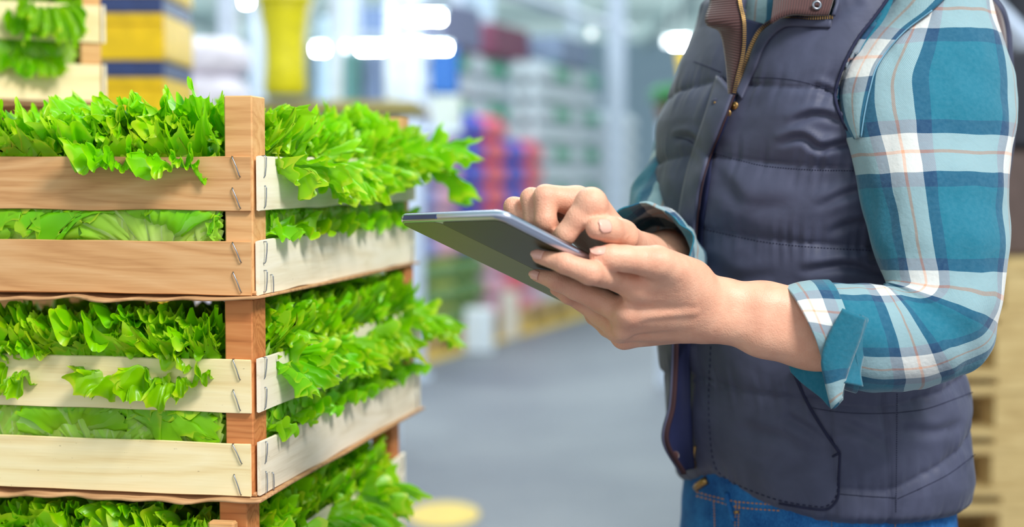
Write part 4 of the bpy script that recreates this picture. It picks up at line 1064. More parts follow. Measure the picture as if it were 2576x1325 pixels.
# ------------------------------------------------------------------ clothes
def interp(tbl, y): a = np.array(tbl, float); return np.interp(y, a[:, 0], a[:, 1])
SLt = [(-150, 1990), (-125, 1940), (-90, 1880), (-60, 1840), (-30, 1812), (0, 1800), (60, 1790), (100, 1774), (150, 1752), (200, 1732), (250, 1714), (300, 1700), (350, 1693), (400, 1688), (450, 1683), (500, 1681), (560, 1682), (620, 1688), (700, 1696), (760, 1698), (850, 1697), (950, 1703), (1000, 1708), (1100, 1718), (1190, 1732), (1240, 1738), (1500, 1720)]
SRt = [(-150, 2120), (-125, 2220), (-90, 2330), (-60, 2400), (-30, 2450), (0, 2475), (60, 2495), (200, 2490), (400, 2440), (600, 2400), (700, 2400), (900, 2432), (1000, 2450), (1100, 2456), (1200, 2462), (1290, 2456), (1500, 2470)]
def z_of(y): return CAMH+(445-y)/FPX*1.66
def y_of(z): return 445-(z-CAMH)*FPX/1.66
def torso(z, t, sc=1.0, n=2.25):
    y = y_of(z); xl = P(interp(SLt, y)+20, y, 1.635)[0]; xr = P(interp(SRt, y)-12, y, 1.61)[0]
    xc = (xl+xr)/2; k = (xr-xl)/2/.160*sc; ct, st = np.cos(t), np.sin(t)
    f = .157*k*np.sign(ct)*np.abs(ct)**(2/n); l = .190*k*np.sign(st)*np.abs(st)**(2/n)
    return np.array([xc, TC[1], 0])+Fd*f+Ld*l+np.array([0, 0, z])
def hemz(t):   # t=0 front, +pi/2 near side, pi back
    a = (t+math.pi) % (2*math.pi)-math.pi; a = abs(a)
    return float(np.interp(a, [0, .35, .8, 1.57, 2.2, 3.15], [.890, .873, .862, .858, .856, .85]))
SEAMS = [1.305, 1.231, 1.156, 1.078, .998, .914]
NT_, NZ_ = 320, 260
ts = np.linspace(0, 2*math.pi, NT_, endpoint=False)
Vv = np.zeros((NT_, NZ_, 3)); 
for i, t in enumerate(ts):
    a = (t+math.pi) % (2*math.pi)-math.pi; hz = hemz(t); ztop = 1.4825
    drop = .018*math.sin(min(abs(a), 1.57))
    nrm = Fd*math.cos(t)/.157+Ld*math.sin(t)/.19; nrm = nrm/np.linalg.norm(nrm)
    side = math.exp(-((a-1.15)/.45)**2)
    rise = lambda s_: max(0, min(abs(a), 2.4)-1.3)*float(np.interp(s_, [.914, .998, 1.08], [.056, .026, 0]))
    edges = [1.40]+[s-drop+rise(s) for s in SEAMS]+[hz]
    if abs(a) < .95: edges = [1.40]+[s-drop for s in SEAMS[:5]]+[hz]
    for j in range(NZ_):
        z = hz+(ztop-hz)*(j/(NZ_-1))**1.0
        p = torso(z, t)
        d = 0
        for e1, e0 in zip(edges[:-1], edges[1:]):
            if e0 <= z <= e1:
                q = (z-e0)/(e1-e0); amp = .0078 if e1-e0 > .05 else .005
                lowf = .45 if (z < .99 and abs(a) < .95) else 1
                d += amp*lowf*(math.sin(math.pi*q)**.42)
                # gathered wrinkles next to seams and drag folds
                dd = min(q, 1-q)*(e1-e0)
                d += .0016*mn.noise(Vector((t*26, z*9, 3)))*math.exp(-(dd/.018)**2)*2
        d += .0045*mn.noise(Vector((t*2.2, z*16+t*1.6, 7)))+.0010*mn.noise(Vector((t*5, z*38, 1)))
        if 1.10 < z < 1.36: d += side*.0075*(mn.noise(Vector((t*2.8, z*34+2.2*t, 11)))-.1*0)*math.sin((z-1.10)/.26*math.pi)
        if z < hz+.012: d -= .010*(1-(z-hz)/.012)**2
        # vertical side seam
        d -= .0035*math.exp(-((a-1.32)/.018)**2)*(1 if z < 1.03 else 0)
        p = p+nrm*d
        Vv[i, j] = p
VEF = qgrid(NT_, NZ_, True); VFl = Vv.reshape(-1, 3).copy()
def topx(Vp):
    r = Vp-C0; zc = r@FV; return 1288+(r@RV)/zc*FPX, 662.5-(r@UV_)/zc*FPX
# V opening
OPEN = np.array([(1864, -160), (1866, 100), (1852, 215), (1840, 268), (1852, 215), (1878, 150), (1905, 90), (1945, 52), (2010, 42), (2095, 40), (2110, -160)])
def inpoly(x, y, poly):
    c = np.zeros(x.shape, bool); n = len(poly); j = n-1
    for i in range(n):
        xi, yi = poly[i]; xj, yj = poly[j]; m = ((yi > y) != (yj > y)) & (x < (xj-xi)*(y-yi)/((yj-yi)+1e-9)+xi); c ^= m; j = i
    return c
FOLDS = [([(2158, 354), (2100, 366), (2060, 372), (2015, 346), (1950, 364)], 10, .0065), ([(2112, 302), (2060, 288), (2010, 300), (1985, 318)], 10, .005), ([(2104, 240), (2070, 222), (2040, 214)], 8, .004), ([(2168, 478), (2120, 492), (2050, 524)], 12, .004),
         ([(2190, 556), (2130, 566), (2080, 590)], 10, .0035), ([(2215, 690), (2130, 668), (2010, 684)], 12, .006), ([(2222, 650), (2160, 655)], 9, .003), ([(1760, 362), (1728, 344), (1692, 352)], 9, .004), ([(1935, 60), (1925, 95), (1900, 130)], 7, .0025), ([(2150, 10), (2050, 60), (1985, 110)], 16, .0022),
         ([(1985, 1050), (2050, 1090), (2080, 1120)], 12, .003), ([(1880, 1080), (1960, 1100), (2030, 1150)], 16, .0022), ([(2115, 1060), (2180, 1090), (2250, 1130)], 14, .0025), ([(2280, 1080), (2360, 1085), (2430, 1060)], 14, .003), ([(1790, 660), (1850, 700), (1960, 690)], 16, .0022), ([(1800, 470), (1900, 520), (2040, 500)], 20, .0018), ([(1800, 430), (1840, 480), (1850, 540)], 18, .0018)]
def topx(Vp):
    r = Vp-C0; zc = r@FV; return 1288+(r@RV)/zc*FPX, 662.5-(r@UV_)/zc*FPX
X, Y = topx(VFl); fr_ = VFl[:, 1] < TC[1]-.01
N_ = (Fd[None, :]*((VFl-TC)@Fd)[:, None]/.157**2+Ld[None, :]*((VFl-TC)@Ld)[:, None]/.19**2); N_ /= np.linalg.norm(N_, axis=1)[:, None]
for pts_, w_, A_ in FOLDS:
    q_ = resamp([(a, b, 0) for a, b in pts_], 40)[:, :2]; best = np.full(len(VFl), 1e9); side_ = np.zeros(len(VFl)); tt_ = np.zeros(len(VFl))
    near = np.nonzero(fr_ & (X > q_[:, 0].min()-70) & (X < q_[:, 0].max()+70) & (Y > q_[:, 1].min()-70) & (Y < q_[:, 1].max()+70))[0]
    if not len(near): continue
    D_ = np.hypot(X[near][:, None]-q_[None, :, 0], Y[near][:, None]-q_[None, :, 1]); k_ = D_.argmin(1); dmin = D_.min(1); sg_ = np.sign(Y[near]-q_[k_, 1]); sd = dmin*sg_
    tap = np.sin(np.pi*np.clip(k_/39*.85+.15, 0, 1))**.7
    prof_ = -np.exp(-(sd/w_)**2)+.75*np.exp(-((sd+w_*1.7)/(w_*1.3))**2)+.35*np.exp(-((sd-w_*1.9)/(w_*1.4))**2)
    VFl[near] += N_[near]*(A_*tap*prof_)[:, None]
bv_full = BVHTree.FromPolygons([tuple(v) for v in VFl], [tuple(f) for f in VEF])
X, Y = topx(VFl); front = ((VFl-np.array([TC[0], TC[1], 0]))@np.array([0, 1, 0]) < .02)
fc = VFl[VEF].mean(1); fx, fy = topx(fc); cut = inpoly(fx, fy, OPEN) & (fc[:, 1] < TC[1]+.0)
# armholes: remove where the upper arms pass
dn = np.linalg.norm((fc-B(0, .185, 1.33))*np.array([1, 1, .78]), axis=1) < .062
df = np.linalg.norm((fc-B(0, -.175, 1.33))*np.array([1, 1, .78]), axis=1) < .070
ARM = np.array([(2270, -70), (2236, -8), (2196, 48), (2158, 96), (2124, 160), (2102, 226), (2104, 262), (2122, 310), (2150, 352), (2300, 400), (2470, 400), (2495, 60), (2440, -80)])
armc = inpoly(fx, fy, ARM) & (fc[:, 1] < TC[1]-.02)
keep = ~(cut | dn | df | armc)
vest = obj('vest', mesh('vest', VFl, VEF[keep]), M_VEST, PER, PM_)
md = vest.modifiers.new('s', 'SOLIDIFY'); md.thickness = .006; md.offset = -1
def drop(px, py, off=0.0, bv=None, dflt=1.58):
    bv = bv or bv_full; d = Vector(P(px, py, 1.0)-C0); dl = d.length; d.normalize()
    h = bv.ray_cast(Vector(C0), d)
    if h[0] is None: return P(px, py, dflt)
    return np.array(h[0])-np.array(d)*off
def line(pts, n, off, bv=None, dflt=1.58, cr=True):
    q = resamp([(a, b, 0) for a, b in pts], n) if cr else np.array([(a, b, 0) for a, b in pts]); return [drop(a, b, off, bv, dflt) for a, b, _ in q]
def stitch(pts, n=40, r=.0006, off=.0004, mat=None, name='stitching', bv=None, par=None, dash=False):
    L_ = line(pts, n, off, bv); m = MB()
    if dash:
        for i in range(0, len(L_)-2, 3): m.tube([L_[i], L_[i+1], L_[i+2] if False else (L_[i+1]+L_[i+2])/2], r, 5)
    else: m.tube(L_, r, 5)
    return obj(name, m.mesh('st', True), mat or M_THREAD, par or PER, PM_)
# pocket and seams on the near front panel
stitch([(1994, 930), (2030, 1010), (2075, 1085), (2112, 1138)], 30, .0016, .0012, name='pocket_edge')
stitch([(2112, 1138), (2108, 1200), (2104, 1245), (2080, 1272), (2040, 1272), (1960, 1258), (1880, 1230), (1822, 1200), (1796, 1165), (1785, 1080), (1783, 980), (1788, 868)], 150, .0007, .0004, dash=True)
stitch([(2113, 1140), (2110, 1200), (2108, 1250), (2083, 1279), (2040, 1279), (1960, 1266)], 60, .0013, .0006, name='pocket_seam')
stitch([(2094, 1148), (2112, 1138)], 6, .0012, .001, name='bar_tack')
stitch([(2257, 990), (2256, 1100), (2254, 1290)], 160, .0005, .0003, dash=True)
for sm in ([(1882, 195), (1945, 196), (2005, 203), (2060, 218), (2105, 240)], [(1793, 385), (1860, 403), (1930, 418), (2040, 427), (2165, 430)], [(1762, 575), (1830, 590), (1920, 608), (2050, 622), (2212, 631)], [(2034, 1024), (2110, 1036), (2190, 1040), (2256, 1038)], [(2258, 1038), (2330, 1028), (2400, 1004), (2450, 985)],
           [(2110, 1242), (2180, 1248), (2254, 1252)], [(2258, 1254), (2320, 1226), (2390, 1190), (2456, 1140)], [(1700, 345), (1730, 352), (1745, 362)], [(1690, 540), (1705, 548)], [(1745, 155), (1790, 172), (1815, 182)]):
    stitch(sm, 170, .0005, .0002, name='quilt_seam', dash=True)
# inner lining, also painting the shade inside, and shirt body seen in the open front
tsi = np.linspace(0, 2*math.pi, 120, endpoint=False); zi = np.linspace(.93, 1.47, 60)
Vi = np.array([[torso(z, t, .93) for z in zi] for t in tsi]); uvi = np.array([[(t*.17, z) for z in zi] for t in tsi]).reshape(-1, 2)
obj('shirt_body', mesh('shirt_body', Vi, qgrid(120, 60, True), uvi), M_PLAID, PER, PM_)
ribbon('lining', line([(1866, 45), (1862, 110), (1850, 180), (1838, 262)], 20, -.004), line([(1925, 62), (1900, 100), (1874, 160), (1846, 262)], 20, -.004), 30, 5, M_LINING_SHADE, PER, PM_)
# placket (wearer's right front edge)
A_ = [(1846, 236), (1812, 325), (1784, 395), (1765, 460), (1752, 550), (1746, 640), (1742, 720), (1738, 800), (1734, 862)]
B_ = [(1806, 190), (1776, 290), (1742, 395), (1722, 470), (1708, 560), (1702, 640), (1698, 720), (1696, 800), (1693, 862)]
la = line(A_, 50, .014); lb = line(B_, 50, .004)
ribbon('placket', la, lb, 80, 9, M_VEST, PER, PM_, .005, .004, wob=.003)
obj('placket_piping', MB().tube([p-FV*.001+RV*.001 for p in la], .0009, 6).mesh('pp', True), M_BROWNPIPE, PER, PM_)
ribbon('placket_shade_strip', [p+FV*.012+RV*.001 for p in la], line([(x+ (10 if y < 450 else 20), y) for x, y in A_], 50, .0012), 60, 4, M_LINING_SHADE, PER, PM_, .001)  # dark strip standing in for shade beside the placket edge
stitch([(x+7, y) for x, y in B_], 200, .0005, .0068, name='placket_stitching', dash=True)
# flared lower end of the placket showing its corduroy inside
A2 = [drop(a, b, .003, dflt=1.57) for a, b in ((1738, 850), (1736, 930), (1738, 1020), (1742, 1100), (1748, 1176))]
ZA2 = [float((p-C0)@FV) for p in A2]
B2 = [P(x, y, z-o) for (x, y, o), z in zip(((1692, 850, .004), (1690, 930, .008), (1684, 1020, .014), (1668, 1108, .022), (1712, 1190, .014)), ZA2)]
ribbon('placket_lining', A2, B2, 50, 8, M_LINING_SHADE, PER, PM_, .004, -.006)
ribbon('placket_corduroy', [p-FV*.004+RV*.0055 for p in B2], [p-FV*.001+RV*.0005 for p in B2], 50, 5, M_BROWNPIPE, PER, PM_, .003)
obj('placket_piping', MB().tube([p-FV*.002 for p in resamp(B2, 40)], .0016, 6).mesh('pp', True), M_VEST, PER, PM_)
obj('hem_zip_edge', MB().tube([drop(1748, 1122, .004), drop(1745, 1155, .004), drop(1748, 1178, .004)], .0013, 6).mesh('z', True), M_BRASS, PER, PM_)
# snaps
def snap(px, py, off, r, mat, name='snap', dome=True, Z=None):
    c = drop(px, py, off) if Z is None else P(px, py, Z); d = (C0-c)/np.linalg.norm(C0-c); d = d+np.array([-.5, 0, 0]); d = d/np.linalg.norm(d)
    o = obj(name, MB().tube([c-d*.001, c+d*.0008, c+d*.0014, c+d*.0016], [r, r, r*.8, r*.35], 16).mesh('snap', True), mat, PER, PM_)
    obj('stud', MB().tube([c+d*.0012, c+d*.0026], [r*.35, r*.25], 10).mesh('st', True), M_BRASS, o).matrix_parent_inverse = Matrix.Identity(4); return o
snap(1848, 266, .002, .0042, M_BRASS); snap(1752, 560, .002, .0036, M_BRASS); snap(1744, 1162, .002, .0036, M_BRASS); snap(1830, 285, .002, .0044, M_BRASS)
snap(1724, 558, .012, .0050, M_VEST); snap(1698, 1145, 0, .0045, M_CORD, Z=ZA2[4]-.022); snap(1800, 258, .010, .0045, M_VEST)
# collar
ZC = lambda x, y, o=.010: drop(x, y, o, dflt=1.57)
Ac = [P(2085, 38, 1.528)-0*RV, P(2040, 38, 1.530), P(1995, 36, 1.533), P(1965, 44, 1.536), P(1940, 58, 1.540)]
Bc = [P(2112, -75, 1.56), P(2060, -80, 1.565), P(2010, -80, 1.57), P(1975, -70, 1.575), P(1950, -40, 1.58)]
ribbon('collar', Ac, Bc, 50, 10, M_CORD, PER, PM_, .004, .006)
m = MB(); obj('collar_edge', m.tube([P(2097, 38, 1.526), P(2106, 10, 1.534), P(2114, -75, 1.558)], .0022, 6).mesh('c', True), M_VEST, PER, PM_)
c = P(2055, 13, 1.527)
obj('eyelet', MB().tube([c+np.array([math.cos(a), 0, math.sin(a)])*.0036 for a in np.linspace(0, 2*math.pi, 20)], .0013, 8, False).mesh('e', True), M_STEEL, PER, PM_)
Al = [P(1850, -60, 1.560), P(1858, 10, 1.552), P(1868, 60, 1.545), P(1866, 130, 1.548), P(1850, 200, 1.552), P(1842, 238, 1.556)]
Bl = [P(1790, -60, 1.580), P(1788, 5, 1.575), P(1776, 56, 1.566), P(1812, 78, 1.568), P(1828, 150, 1.566), P(1836, 236, 1.562)]
ribbon('collar_wing', Al, Bl, 60, 10, M_CORD, PER, PM_, .004, .003)
def zipper(pts, n, tape=True):
    q = resamp(pts, n); m = MB()
    for i in range(0, n-1):
        p = q[i]; t = q[i+1]-q[i]; t = t/np.linalg.norm(t); s = np.cross(t, FV); s = s/np.linalg.norm(s)
        R = np.stack([t, s, np.cross(t, s)], 1); m.box(p, (.0012, .0036, .0020), R)
    tag(obj('zipper_teeth', m.mesh('z'), M_BRASS, PER, PM_), kind='stuff')
    obj('zipper_tape', MB().tube([p+FV*.0012 for p in q], .0022, 6).mesh('t', True), M_THREAD, PER, PM_)
zr = [P(2094, 42, 1.520), P(2040, 44, 1.522), P(1990, 40, 1.526), P(1955, 45, 1.529), P(1915, 70, 1.533), P(1893, 105, 1.537), P(1876, 150, 1.541), P(1862, 190, 1.545), P(1848, 225, 1.550)]
zr = [drop(1848, 225, .004) if i == 8 else p for i, p in enumerate(zr)]
zipper([drop(a, b, .006, dflt=1.53) for a, b in ((2094, 43), (2040, 45), (1990, 41), (1955, 46), (1915, 72), (1893, 107), (1876, 152), (1862, 192), (1850, 228))], 66)
zipper([p-FV*.004+RV*.001 for p in resamp(Al, 30)[6:]], 50)
obj('zipper_pull', MB().tube([drop(1832, 232, .008), drop(1830, 262, .010), drop(1824, 292, .012)], [.0018, .003, .0018], 8).mesh('zp', True), M_BRASS, PER, PM_)
# facing along the near zipper edge
ribbon('front_facing', [drop(a, b, .0045, dflt=1.54) for a, b in ((2092, 50), (1990, 47), (1955, 54), (1922, 78), (1900, 112), (1884, 156), (1868, 196), (1852, 232))], [drop(a, b, .001, dflt=1.55) for a, b in ((2088, 70), (1995, 66), (1968, 72), (1940, 95), (1920, 125), (1902, 168), (1886, 205), (1866, 250))], 60, 6, M_VEST, PER, PM_, .003, .001)
# ---------------- sleeves
def sleeve(rings, name, uoff=-.017, Reff=.075, nphi=120, sub=10, fold=1.0, mat=M_PLAID, thick=.0015, wr=1.0):
    """rings: (in px,py),(out px,py), Z, depth radius, v"""
    R = np.array([(a[0], a[1], b[0], b[1], Z, rd, v) for a, b, Z, rd, v in rings], float)
    n = (len(R)-1)*sub+1; s = np.linspace(0, len(R)-1, n); e = np.vstack([2*R[0]-R[1], R, 2*R[-1]-R[-2]]); Q = []
    for q in s:
        i = min(int(q), len(R)-2); t = q-i; a, b, c_, d = e[i], e[i+1], e[i+2], e[i+3]
        Q.append(.5*((2*b)+(c_-a)*t+(2*a-5*b+4*c_-d)*t*t+(3*b-a-3*c_+d)*t**3))
    V = np.zeros((nphi+1, n, 3)); uv = np.zeros((nphi+1, n, 2))
    for j, q in enumerate(Q):
        Z = q[4]; pi_, po = P(q[0], q[1], Z), P(q[2], q[3], Z); c = (pi_+po)/2; h = (po-pi_)/2
        for i in range(nphi+1):
            ph = -math.pi+2*math.pi*i/nphi+math.pi/2
            dirv = h*math.cos(ph)-FV*q[5]*math.sin(ph)
            p = c+dirv; nv = dirv/np.linalg.norm(dirv)
            w = .0030*mn.noise(Vector(p*22))+.0016*mn.noise(Vector((p[0]*60, p[1]*60, p[2]*30)))
            w += .004*fold*mn.noise(Vector((q[6]*26, math.cos(ph)*1.3, math.sin(ph)*1.3+5)))*(.25+.75*math.exp(-((q[6]-.15)/.07)**2))
            V[i, j] = p+nv*w*wr; uv[i, j] = (Reff*ph+uoff-.046*min(1, max(0, (q[6]-.14)/.09))*(name == 'sleeve'), q[6])
    return obj(name, mesh(name, V, qgrid(nphi+1, n), uv.reshape(-1, 2)), mat, PER, PM_), V
vv = lambda y: (y-400)/345*.128+.0167
SR = [((2325, -118), (2385, -118), 1.575, .02, vv(-130)), ((2285, -80), (2440, -82), 1.573, .045, vv(-90)), ((2245, -20), (2478, -25), 1.570, .056, vv(-20)), ((2205, 60), (2500, 55), 1.565, .060, vv(60)), ((2160, 130), (2528, 125), 1.555, .062, vv(130)), ((2112, 200), (2550, 200), 1.545, .063, vv(205)),
      ((2114, 300), (2552, 300), 1.530, .062, vv(300)), ((2146, 400), (2536, 400), 1.515, .060, vv(400)), ((2170, 500), (2530, 500), 1.502, .059, vv(500)), ((2192, 600), (2530, 600), 1.490, .058, vv(605)), ((2220, 690), (2527, 705), 1.480, .056, vv(710)),
      ((2230, 710), (2512, 805), 1.473, .055, vv(775)), ((2232, 716), (2480, 890), 1.468, .054, vv(880)), ((2226, 718), (2405, 950), 1.463, .053, vv(990)), ((2208, 716), (2300, 978), 1.458, .052, vv(1090)), ((2150, 713), (2215, 985), 1.452, .050, vv(1185)), ((2095, 713), (2150, 978), 1.447, .047, vv(1260)), ((2030, 718), (2098, 955), 1.443, .043, vv(1340))]
slv, SVv = sleeve(SR, 'sleeve'); 
md = slv.modifiers.new('s', 'SOLIDIFY'); md.thickness = .0015; md.offset = -1
bv_s = BVHTree.FromPolygons([tuple(v) for v in SVv.reshape(-1, 3)], [tuple(f) for f in qgrid(SVv.shape[0], SVv.shape[1])])
# folded cuff
CR = [((2085, 708), (2150, 985), 1.446, .050, vv(1530)), ((2040, 708), (2118, 972), 1.443, .049, vv(1480)), ((2000, 716), (2090, 948), 1.440, .046, vv(1425)), ((1975, 725), (2064, 924), 1.437, .043, vv(1388))]
cuff, CV = sleeve(CR, 'rolled_cuff', uoff=.02, Reff=.06, wr=.5)
md = cuff.modifiers.new('s', 'SOLIDIFY'); md.thickness = .003; md.offset = 0
def sdrop(px, py, off=0): return drop(px, py, off, bv_s, 1.40)
# cuff tab: light blue and teal folded strap hanging over the cuff
class YB:
    def ray_cast(s, o, d):
        h = bv_s.ray_cast(o, d)
        if h[0] is not None: return h
        h = bv_full.ray_cast(o, d)
        return (h[0]+d*.012,)+tuple(h[1:]) if h[0] is not None else h
def patch(name, rows, mat, off, bv, Z=None, thick=.002, uvf=None, n=30, m=10):
    A = resamp([(a[0], a[1], 0) for a, b in rows], n); Bq = resamp([(b[0], b[1], 0) for a, b in rows], n); V = []; uv = []
    for i in range(n):
        for j in range(m):
            t = j/(m-1); x, y, _ = A[i]*(1-t)+Bq[i]*t; p = drop(x, y, off, bv, 1.42) if Z is None else P(x, y, Z(i/(n-1), t)); V.append(p); uv.append(uvf(i/(n-1), t))
    o = obj(name, mesh(name, V, qgrid(n, m), uv), mat, PER, PM_); md = o.modifiers.new('s', 'SOLIDIFY'); md.thickness = thick; md.offset = 0; return o
patch('cuff_tab', [((2120, 775), (2178, 800)), ((2085, 840), (2165, 850)), ((2066, 905), (2135, 930)), ((2075, 960), (2118, 985)), ((2092, 1028), (2118, 1000))], M_PLAID, .006, None, Z=lambda s, t: 1.388+.010*s-.004*math.sin(3*t), uvf=lambda s, t: (.045+t*.035, .065-s*.10+.17))
patch('cuff_fold', [((2165, 790), (2182, 800)), ((2150, 850), (2180, 860)), ((2128, 900), (2165, 930)), ((2108, 960), (2170, 972))], M_PLAID, .006, None, Z=lambda s, t: 1.392+.012*t, uvf=lambda s, t: (.06+t*.03, .05+s*.03))
patch('cuff_underside', [((1984, 915), (1990, 935)), ((2030, 925), (2020, 965)), ((2070, 935), (2065, 1000)), ((2100, 950), (2095, 1028)), ((2125, 960), (2120, 1005))], M_PLAID, 0, None, Z=lambda s, t: 1.440-.03*s+.0*t, uvf=lambda s, t: (.05+t*.03, .07+s*.06))
# shirt yoke strip between armhole and sleeve seam
def line2(pts, n): return resamp([(a, b, 0) for a, b in pts], n)
patch('shirt_yoke', [((2262, -60), (2395, -20)), ((2232, 0), (2345, 26)), ((2168, 88), (2270, 84)), ((2122, 178), (2210, 160)), ((2106, 238), (2188, 225)), ((2122, 300), (2172, 290)), ((2150, 350), (2166, 345))], M_PLAID, .0035, YB(), uvf=lambda s, t: (-.012+t*.050, .128*1+.075-s*.145+.0167), n=60, m=16)
stitch([(2345, 26), (2270, 84), (2210, 160), (2188, 225), (2174, 290), (2166, 345)], 60, .0008, .0046, plain('seam_blue', (96, 140, 164)), 'sleeve_seam', bv_s)
# vest armhole edge
def rimline(pts, off): return [np.minimum.reduce([drop(a, b, off, bv_s, 1.53), drop(a, b, off, bv_s, 1.53)]) if False else (lambda u, v: u if (u-C0)@FV < (v-C0)@FV else v)(drop(a, b, off, bv_s, 1.60), drop(a, b, off, bv_full, 1.60)) for a, b in [(q[0], q[1]) for q in line2(pts, 60)]]
AH = [(2270, -70), (2236, -8), (2196, 48), (2158, 96), (2124, 160), (2102, 226), (2104, 262), (2122, 310), (2150, 352)]
ra = rimline(AH, .004); rb = [drop(a-34, b+4, .002) for a, b in [(q[0], q[1]) for q in line2(AH, 60)]]
ra = [drop(a, b, .001, bv_full, 1.60) for a, b in [(q[0], q[1]) for q in line2(AH, 60)]]
obj('armhole_piping', MB().tube([p-FV*.001 for p in ra], .0016, 8).mesh('a', True), M_THREAD, PER, PM_)
# back half of the vest armhole behind the sleeve
ob = [P(2395, -70, 1.62), P(2470, -25, 1.63), P(2520, 22, 1.64), P(2538, 80, 1.65), P(2543, 160, 1.655), P(2550, 260, 1.66), P(2546, 360, 1.665), P(2532, 450, 1.67)]
ib = [P(2360, -50, 1.64), P(2420, 0, 1.66), P(2440, 60, 1.68), P(2440, 120, 1.70), P(2440, 200, 1.71), P(2440, 280, 1.71), P(2440, 360, 1.71), P(2440, 450, 1.71)]
ribbon('vest_back_panel', ob, ib, 50, 8, M_VEST, PER, PM_, .008, -.004)
ribbon('armhole_lining', [p-FV*.007-RV*.007 for p in ob[:6]], [P(2372, -40, 1.60), P(2432, 5, 1.60), P(2470, 50, 1.61), P(2500, 100, 1.62), P(2515, 170, 1.63), P(2535, 260, 1.64)], 40, 6, M_CORD, PER, PM_, .003)
# far sleeve
def tubeloft(name, path, rad, mat, uoff, v0, n=60, k=64, squash=1.0, wr=1.0):
    q = resamp([tuple(p)+(r,) for p, r in zip(path, rad)], n); V = np.zeros((k+1, n, 3)); uv = np.zeros((k+1, n, 2)); s = 0
    for j in range(n):
        t = q[min(j+1, n-1), :3]-q[max(j-1, 0), :3]; t = t/np.linalg.norm(t); x = np.cross(t, FV); x = x/np.linalg.norm(x); y = np.cross(t, x)
        if j: s += np.linalg.norm(q[j, :3]-q[j-1, :3])
        for i in range(k+1):
            a = 2*math.pi*i/k; dv = x*math.cos(a)+y*math.sin(a); p = q[j, :3]+dv*q[j, 3]
            V[i, j] = p+dv*wr*(.006*mn.noise(Vector(p*24))+.003*mn.noise(Vector(p*60))); uv[i, j] = (a*.055+uoff, s+v0)
    o = obj(name, mesh(name, V, qgrid(k+1, n), uv.reshape(-1, 2)), mat, PER, PM_); md = o.modifiers.new('s', 'SOLIDIFY'); md.thickness = .0015; md.offset = 0; return o
tubeloft('sleeve', [P(1880, 120, 1.84), P(1830, 220, 1.85), P(1800, 310, 1.84), P(1760, 420, 1.80), P(1715, 530, 1.75), P(1690, 640, 1.71), P(1680, 720, 1.69)], [.05, .056, .056, .056, .056, .054, .048], M_PLAID, .03, .075)
tubeloft('rolled_cuff', [P(1700, 740, 1.70), P(1672, 690, 1.66), P(1645, 648, 1.60), P(1625, 622, 1.55)], [.050, .052, .047, .043], M_PLAID, .07, .03, n=40, wr=1.6)
ribbon('cuff_fold', [P(1545, 540, 1.56), P(1520, 640, 1.57), P(1480, 740, 1.57), P(1464, 775, 1.57)], [P(1680, 640, 1.60), P(1600, 700, 1.60), P(1560, 760, 1.60), P(1520, 806, 1.60)], 40, 10, M_PLAID, PER, PM_, .003, .006, wob=.008)
# ---------------- jeans, shoes
zj = np.linspace(.70, .985, 50); tj = np.linspace(0, 2*math.pi, 140, endpoint=False)
Vj = np.array([[torso(z, t, .955 if z > .85 else .955+.0*(.85-z)) for z in zj] for t in tj])
for i in range(140):
    for j in range(50): Vj[i, j] += .0025*mn.noise(Vector(Vj[i, j]*30))*Fd
mV = [Vj.reshape(-1, 3)]; mF = [qgrid(140, 50, True)]
for s in (-1, 1):
    zl = np.linspace(.05, .80, 60); tl_ = np.linspace(0, 2*math.pi, 50, endpoint=False)
    r = np.interp(zl, [.05, .30, .48, .72, .80], [.062, .066, .072, .098, .100]); kn = np.interp(zl, [.05, .48, .80], [-.01, .02, 0])
    Vl = np.array([[B(kn[j]+r[j]*1.12*math.cos(t), s*.086+r[j]*.88*math.sin(t), zl[j])+Fd*.004*mn.noise(Vector((t*1.0, zl[j]*18, s))) for j in range(60)] for t in tl_])
    mF.append(qgrid(50, 60, True)+sum(len(v) for v in mV)); mV.append(Vl.reshape(-1, 3))
jeans = obj('jeans', mesh('jeans', np.concatenate(mV), np.concatenate(mF)), M_DENIM, PER, PM_)
bv_j = BVHTree.FromPolygons([tuple(v) for v in mV[0]], [tuple(f) for f in mF[0]])
def jst(pts, n=40, r=.0007, off=.0006, mat=None, dash=True, name='stitching'):
    L_ = line(pts, n, off, bv_j, 1.6); m = MB()
    if dash:
        for i in range(0, len(L_)-1, 2): m.tube([L_[i], L_[i+1]], r, 5)
    else: m.tube(L_, r, 6)
    o = obj(name, m.mesh('js', True), mat or M_ORTHREAD, jeans); o.matrix_parent_inverse = Matrix.Identity(4); return o
jst([(1752, 1237), (1800, 1250), (1860, 1262), (1960, 1270)]); jst([(1752, 1247), (1800, 1260), (1860, 1276), (1960, 1284)])
jst([(1796, 1262), (1798, 1325), (1800, 1400)]); jst([(1852, 1262), (1850, 1300), (1846, 1400)]); jst([(1860, 1262), (1858, 1300), (1856, 1400)])
jst([(2092, 1300), (2092, 1400)], mat=M_STEEL); jst([(2252, 1305), (2252, 1400)])
jst([(1828, 1238), (1832, 1262), (1840, 1290), (1846, 1312)], 12, .0030, .003, M_DENIM, False, 'belt_loop')
jst([(1853, 1284), (1854, 1290)], 4, .0034, .002, M_BRASS, False, 'rivet')
jst([(1752, 1226), (1770, 1212), (1778, 1208)], 4, .0045, .002, M_BRASS, False, 'button')
M_SHOE = plain('brown_leather', (92, 62, 46), .5); 
